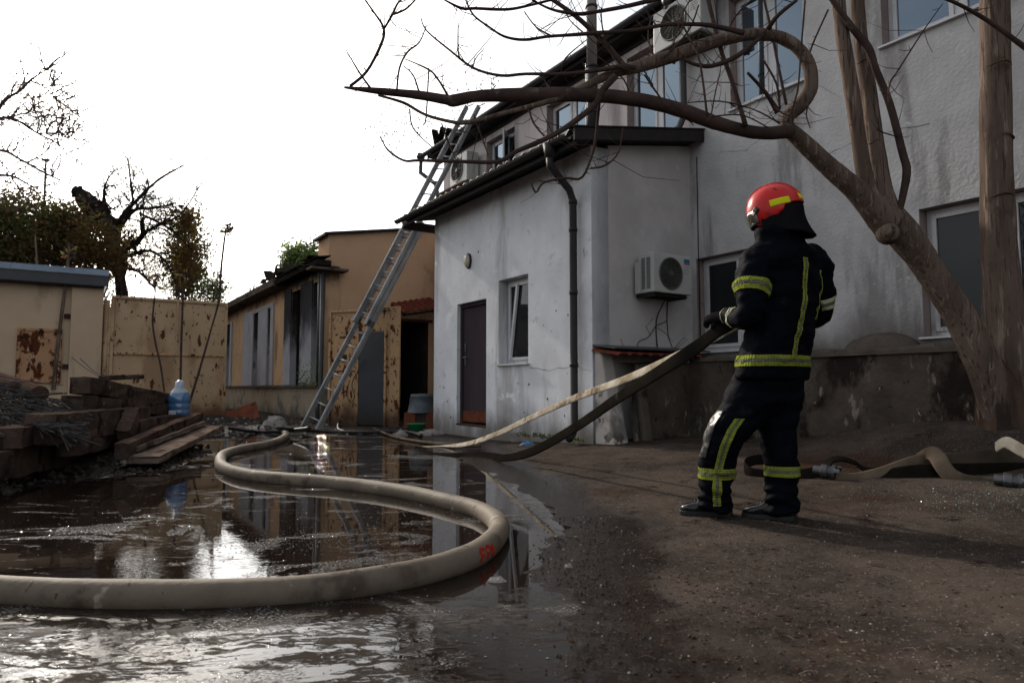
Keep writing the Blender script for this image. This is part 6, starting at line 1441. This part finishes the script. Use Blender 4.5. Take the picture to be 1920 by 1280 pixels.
# --- reflective tape, laid on the cloth
def tape(name, bvh, axis, S_, T_, across, mats=(yel, sil), off=.0035, out=.30, rmax=9):
    """axis(s) -> centre, e0, e1; S_=(s0,s1,n) along the axis, T_=(t0,t1,n) degrees round it; across 's' or 't' = which one is the width"""
    def hit(s, t):
        c, e0, e1 = axis(s); d = (e0*math.cos(R(t)) + e1*math.sin(R(t))).normalized()
        h = bvh.ray_cast(c + d*out, -d, out)
        if h[0] is None or (h[0]-c).length > rmax: return None
        return h[0] + d*off
    m_ = MB(); s0, s1, ns = S_; t0, t1, n2 = T_; g = [[hit(s0+(s1-s0)*i/ns, t0+(t1-t0)*j/n2) for j in range(n2+1)] for i in range(ns+1)]
    for i in range(ns):
        for j in range(n2):
            k = (i+.5)/ns if across == 's' else (j+.5)/n2
            if None in (g[i][j], g[i+1][j], g[i+1][j+1], g[i][j+1]): continue
            m_.add([g[i][j], g[i+1][j], g[i+1][j+1], g[i][j+1]], [(0,1,2,3)], 1 if .34 < k < .66 else 0)
    o = obj(name, m_, list(mats), ff, smooth=True)
    sl_ = o.modifiers.new('t', 'SOLIDIFY'); sl_.thickness = .002; sl_.offset = 1
    return o
tz = [(at(cx, y, FY)) for (y, cx, hw, dr) in torso]
def tax(s):      # s = image row of the torso axis
    ys_ = [t[0] for t in torso]; x = float(np.interp(s, ys_, [t[1] for t in torso])); return at(x, s, FY), -F_, Rt
tape('back_stripe', jbvh, tax, (492, 668, 44), (-27, -13, 6), 't')
tape('back_stripe', jbvh, tax, (508, 600, 24), (40, 50, 6), 't')
tape('hem_stripe', jbvh, lambda s: (at(1450, s, FY) , -F_, Rt), (668, 688, 6), (-180, 180, 96), 's')
def seg_axis(p0, p1, ref):
    d = (p1-p0).normalized(); e0 = (ref - d*ref.dot(d)).normalized(); e1 = d.cross(e0)
    return lambda s: (p0.lerp(p1, s), e0, e1)
cam_side = Vector((-.2,-1,0))
tape('sleeve_stripe', jbvh, seg_axis(at(1413,515,3.87), at(1408,570,3.81), cam_side), (.36,.76,6), (-115,115,46), 's', out=.14, rmax=.118)
tape('sleeve_stripe', jbvh, seg_axis(at(1405,597,3.82), at(1360,592,4.02), Vector((0,-1,.2))), (.50,.70,6), (-130,130,40), 's', mats=(tapep, sil), out=.12, rmax=.095)
tape('cuff_stripe', jbvh, seg_axis(at(1405,597,3.82), at(1352,592,4.05), Vector((0,-1,.2))), (.84,.92,4), (-130,130,40), 's', mats=(tapep, tapep), out=.10, rmax=.07)
tape('sleeve_stripe', jbvh, seg_axis(at(1530,540,4.17), at(1540,600,4.23), Vector((.7,-.7,0))), (.3,.62,6), (-60,60,24), 's', mats=(tapep, sil), out=.13)
def lax(pts):
    def f(s):
        y = s; ys_ = [p[1] for p in pts]; x = float(np.interp(y, ys_, [p[0] for p in pts])); Y = float(np.interp(y, ys_, [p[2] for p in pts])); return at(x, y, Y), Vector((0,-1,0)), Vector((1,0,0))
    return f
tape('leg_stripe', tbvh, lax(TL), (783, 944, 40), (-24, 2, 6), 't', out=.17)
tape('ankle_stripe', tbvh, lax(TL), (876, 896, 6), (-180, 180, 60), 's', out=.14)
tape('ankle_stripe', tbvh, lax(TR), (872, 891, 6), (-180, 180, 60), 's', out=.14)
# wet knee patch and pocket flaps
m_ = MB()
def patch(bvh, ax_, S_, T_, mt, name, off=.006, out=.2):
    s0, s1, ns = S_; t0, t1, n2 = T_; m_ = MB(); g = []
    for i in range(ns+1):
        row = []
        for j in range(n2+1):
            c, e0, e1 = ax_(s0+(s1-s0)*i/ns); t = t0+(t1-t0)*j/n2; d = (e0*math.cos(R(t))+e1*math.sin(R(t))).normalized(); h = bvh.ray_cast(c+d*out, -d, out); p = h[0] if h[0] else c+d*.1
            row.append(p + d*(off + .006*mnoise.noise(p*28)))
        g.append(row)
    m_.rings(g, False, closed=False); o = obj(name, m_, mt, ff, smooth=True); sl_ = o.modifiers.new('t', 'SOLIDIFY'); sl_.thickness = .004; return o
patch(tbvh, lax(TL), (768, 858, 24), (-130, -60, 14), clothk, 'knee_patch')
patch(jbvh, lambda s: (at(1450, s, FY), -F_, Rt), (614, 650, 6), (-100, -62, 8), cloth, 'pocket_flap', off=.008)
# --- boots
def bootm(toe, heel, hgt, w):
    m_ = MB(); d = (toe-heel); Lb = d.length; d.normalize(); s = Vector((-d.y, d.x, 0)); rs = []
    for t, hw, hh in ((0,.55,.55),(.05,.8,.9),(.2,.9,1.0),(.38,.85,1.0),(.52,.88,.74),(.68,1.0,.56),(.84,1.0,.50),(.95,.78,.40),(1,.4,.24)):
        c = heel + d*Lb*t; r = []
        for j in range(16):
            a = 2*math.pi*j/16; x = math.cos(a); z = math.sin(a); r.append(c + s*w*hw*math.copysign(abs(x)**.7, x) + UP*(hgt*hh*(.5+.5*math.copysign(abs(z)**.75, z))))
        rs.append(r)
    m_.rings(rs); return m_, d, s, Lb
for (tx, ty, hx_, hy_, zt) in ((1275,956,1374,962,None), (1428,955,1494,975,None)):
    toe = gz(tx, ty, .04); heel = gz(hx_, hy_, .04); 
    for q in (toe, heel): q.z = gh(q.x, q.y)+.004
    if tx > 1400: toe = heel + Vector((-.245, .17, 0)); toe.z = gh(toe.x, toe.y)+.004
    m_, d, s, Lb = bootm(toe, heel, .135, .052)
    bo_ = place('boot', remesh(m_, .007, 4, lambda p: .004*mnoise.noise(p*26)), boot, ff)
    m2 = MB(); rs = []
    for (t, hw) in ((0,.6),(.03,.85),(.2,.95),(.4,.8),(.55,.85),(.72,1.02),(.87,1.0),(.97,.75),(1.01,.45)): rs.append([heel + d*Lb*t + s*.058*hw*sg + UP*z for sg, z in ((-1,-.004),(1,-.004),(1,.022),(-1,.022))])
    m2.rings(rs); obj('sole', m2, M['cable'], ff, bevel=.003)
    m2 = MB()
    for k in range(4):
        c = heel + d*Lb*(.50+.07*k) + UP*(.105-.012*k); m2.tube([c - s*.035 - UP*.008, c + UP*.008, c + s*.035 - UP*.008], .0035, 5)
    obj('laces', m2, M['cable'], ff)
# --- gloves: palm and five fingers closing on the hose
hd_dir = (at(1358,610,4.06) - at(1310,648,4.22)).normalized()
def glove(wr, d, nrm, side, curl_axis, grip=1):
    m_ = MB(); d = d.normalized(); nrm = (nrm - d*nrm.dot(d)).normalized(); side = d.cross(nrm)*side
    pc = wr + d*.045
    m_.rings([ell(wr + d*t, w, h, side, nrm, 16, .8) for t, w, h in ((-.03,.036,.030),(.0,.036,.028),(.03,.043,.024),(.07,.046,.022),(.095,.042,.018))])
    for k, (off, ln) in enumerate(((.033,.072),(.011,.080),(-.012,.075),(-.034,.060))):
        b0 = wr + d*.085 + side*off; p1 = b0 + d*ln*.42 - nrm*.006; p2 = p1 + (d*.35 - nrm*.94)*ln*.42; p3 = p2 + (-d*.55 - nrm*.75)*ln*.36
        m_.tube([b0 - d*.02, p1, p2, p3, p3 - d*.004], [.0125,.0125,.0115,.0100,.006], 10)
    t0 = wr + d*.02 + side*.036; t1 = t0 + (side*.7 + d*.5 - nrm*.4).normalized()*.034; t2 = t1 + (d*.5 - nrm*.9).normalized()*.030; t3 = t2 + (d*.1 - nrm*.9 - side*.5).normalized()*.022
    m_.tube([t0 - d*.01 - side*.012, t1, t2, t3], [.016,.015,.013,.009], 10)
    return m_
wl = at(1358, 592, 4.04); m_ = glove(wl, (Vector((-.55,.42,-.05))), Vector((-.1,-.55,.80)), 1, None)
place('glove', remesh(m_, .0042, 3), glv, ff)
wr_ = at(1432, 598, 4.28); m_ = glove(wr_, Vector((-.85,.05,.0)), Vector((.0,.5,.85)), -1, None); place('glove', remesh(m_, .0042, 3), glv, ff)
# --- helmet
hl_parent = ff
def hel(ph, th, k=1.0):       # ph round (0 front, 90 = person's left), th down from the crown in degrees
    a, b_, c = .158*k, .132*k, .158*k
    f = math.cos(R(ph))*math.sin(R(th)); s = math.sin(R(ph))*math.sin(R(th)); u = math.cos(R(th))
    e = .92
    f = math.copysign(abs(f)**e, f); s = math.copysign(abs(s)**e, s)
    bk = 1.0 + (.06 if f < 0 else .0)*abs(f)
    crest = .010*math.exp(-(s*9)**2) if u > -.1 else 0
    return hp(f*a*bk + .006, s*b_, u*c*(1 if u > 0 else 1) + crest*u - .012)
def lim(ph):                  # lower edge: deep at the cheeks, high at the nape and over the face
    c = math.cos(R(ph)); 
    return 98 + 34*math.exp(-((abs(ph)-62)/30)**2) + 6*(1 if abs(ph) > 120 else 0)*0 - 8*(c < -.3)
m_ = MB(); rs = []; NP = 72
for i in range(22):
    rs.append([hel(-180+360*j/NP, .8 + (lim(-180+360*j/NP)-.8)*i/21) for j in range(NP)])
m_.rings(rs, False); m_.add([rs[0][j] for j in range(NP)], [tuple(range(NP))])
ho_ = obj('helmet', m_, hred, ff, smooth=True); sl_ = ho_.modifiers.new('t', 'SOLIDIFY'); sl_.thickness = .006; sl_.offset = -1
def hpatch(name, ph0, ph1, th0, th1, mt, k=1.012, n=10, skew=0):
    m_ = MB(); g = [[hel(ph0+(ph1-ph0)*j/n, th0+(th1-th0)*i/6 + skew*j/n, k) for j in range(n+1)] for i in range(7)]
    m_.rings(g, False, closed=False); o = obj(name, m_, mt, ho_, smooth=True); s_ = o.modifiers.new('t', 'SOLIDIFY'); s_.thickness = .0025; return o
hpatch('sticker', 84, 122, 76, 90, hyel, 1.008, skew=1)
hpatch('sticker', 150, 180, 72, 84, hyel, 1.008)
hpatch('visor', -52, 52, 84, 112, visor, 1.03)
hpatch('rim_strip', -50, 50, 110, 114, M['cable'], 1.035)
m_ = MB()
g = [hel(60, 82, 1.05), hel(46, 92, 1.05)]; c = (g[0]+g[1])/2; tq = (g[1]-g[0]).normalized(); nq = (c-HC).normalized(); bq = tq.cross(nq)
m_.boxc(c, tq*.020, bq*.015, nq*.008); obj('visor_hinge', m_, M['cable'], ho_, bevel=.004)
m_ = MB(); m_.boxc(c + tq*.017 + nq*.003, tq*.011, bq*.013, nq*.006); obj('hinge_plate', m_, mat('hinge_chrome', (.45,.42,.38), (.3,.28,.25), 20, .2, .1, metal=.9), ho_, bevel=.003)
# vent slit and ridge on the shell
m_ = MB(); m_.tube([hel(4, t, 1.006) for t in range(60, 8, -6)] + [hel(176, t, 1.006) for t in range(8, 78, 6)], .0030, 6); obj('shell_ridge', m_, hred, ho_, smooth=True)
m_ = MB(); m_.tube([hel(100,46,1.002), hel(104,54,1.002)], .004, 6); obj('vent_slit', m_, M['cable'], ho_)
m_ = MB(); m_.tube([hel(62, lim(62)-1, .99), hel(66, lim(66)+12, .96), at(1440,438,3.90)], .004, 6); obj('chin_strap', m_, M['cable'], ho_)
# neck protector hanging from the shell, flaring at the back
m_ = MB(); rs = []; 
for i in range(9):
    t = i/8; row = []
    for j in range(37):
        ph = 62 + (298-62)*j/36; p = hel(ph if ph <= 180 else ph-360, 88 + 10*(1-abs(ph-180)/118), .97)
        back = max(0, math.cos(R(ph-180))); outw = (p - HC); outw.z = 0; outw = outw.normalized()
        q = p + Vector((0,0,-1))*(.185*t*(.72+.28*back)) + outw*(.062*t*t*back - .012*t*(1-back)) + outw*.006*math.sin(ph*.16)*t
        row.append(q)
    rs.append(row)
m_.rings(rs, False, closed=False); nk = obj('neck_protector', m_, neckc, ff, smooth=True); s_ = nk.modifiers.new('t', 'SOLIDIFY'); s_.thickness = .004
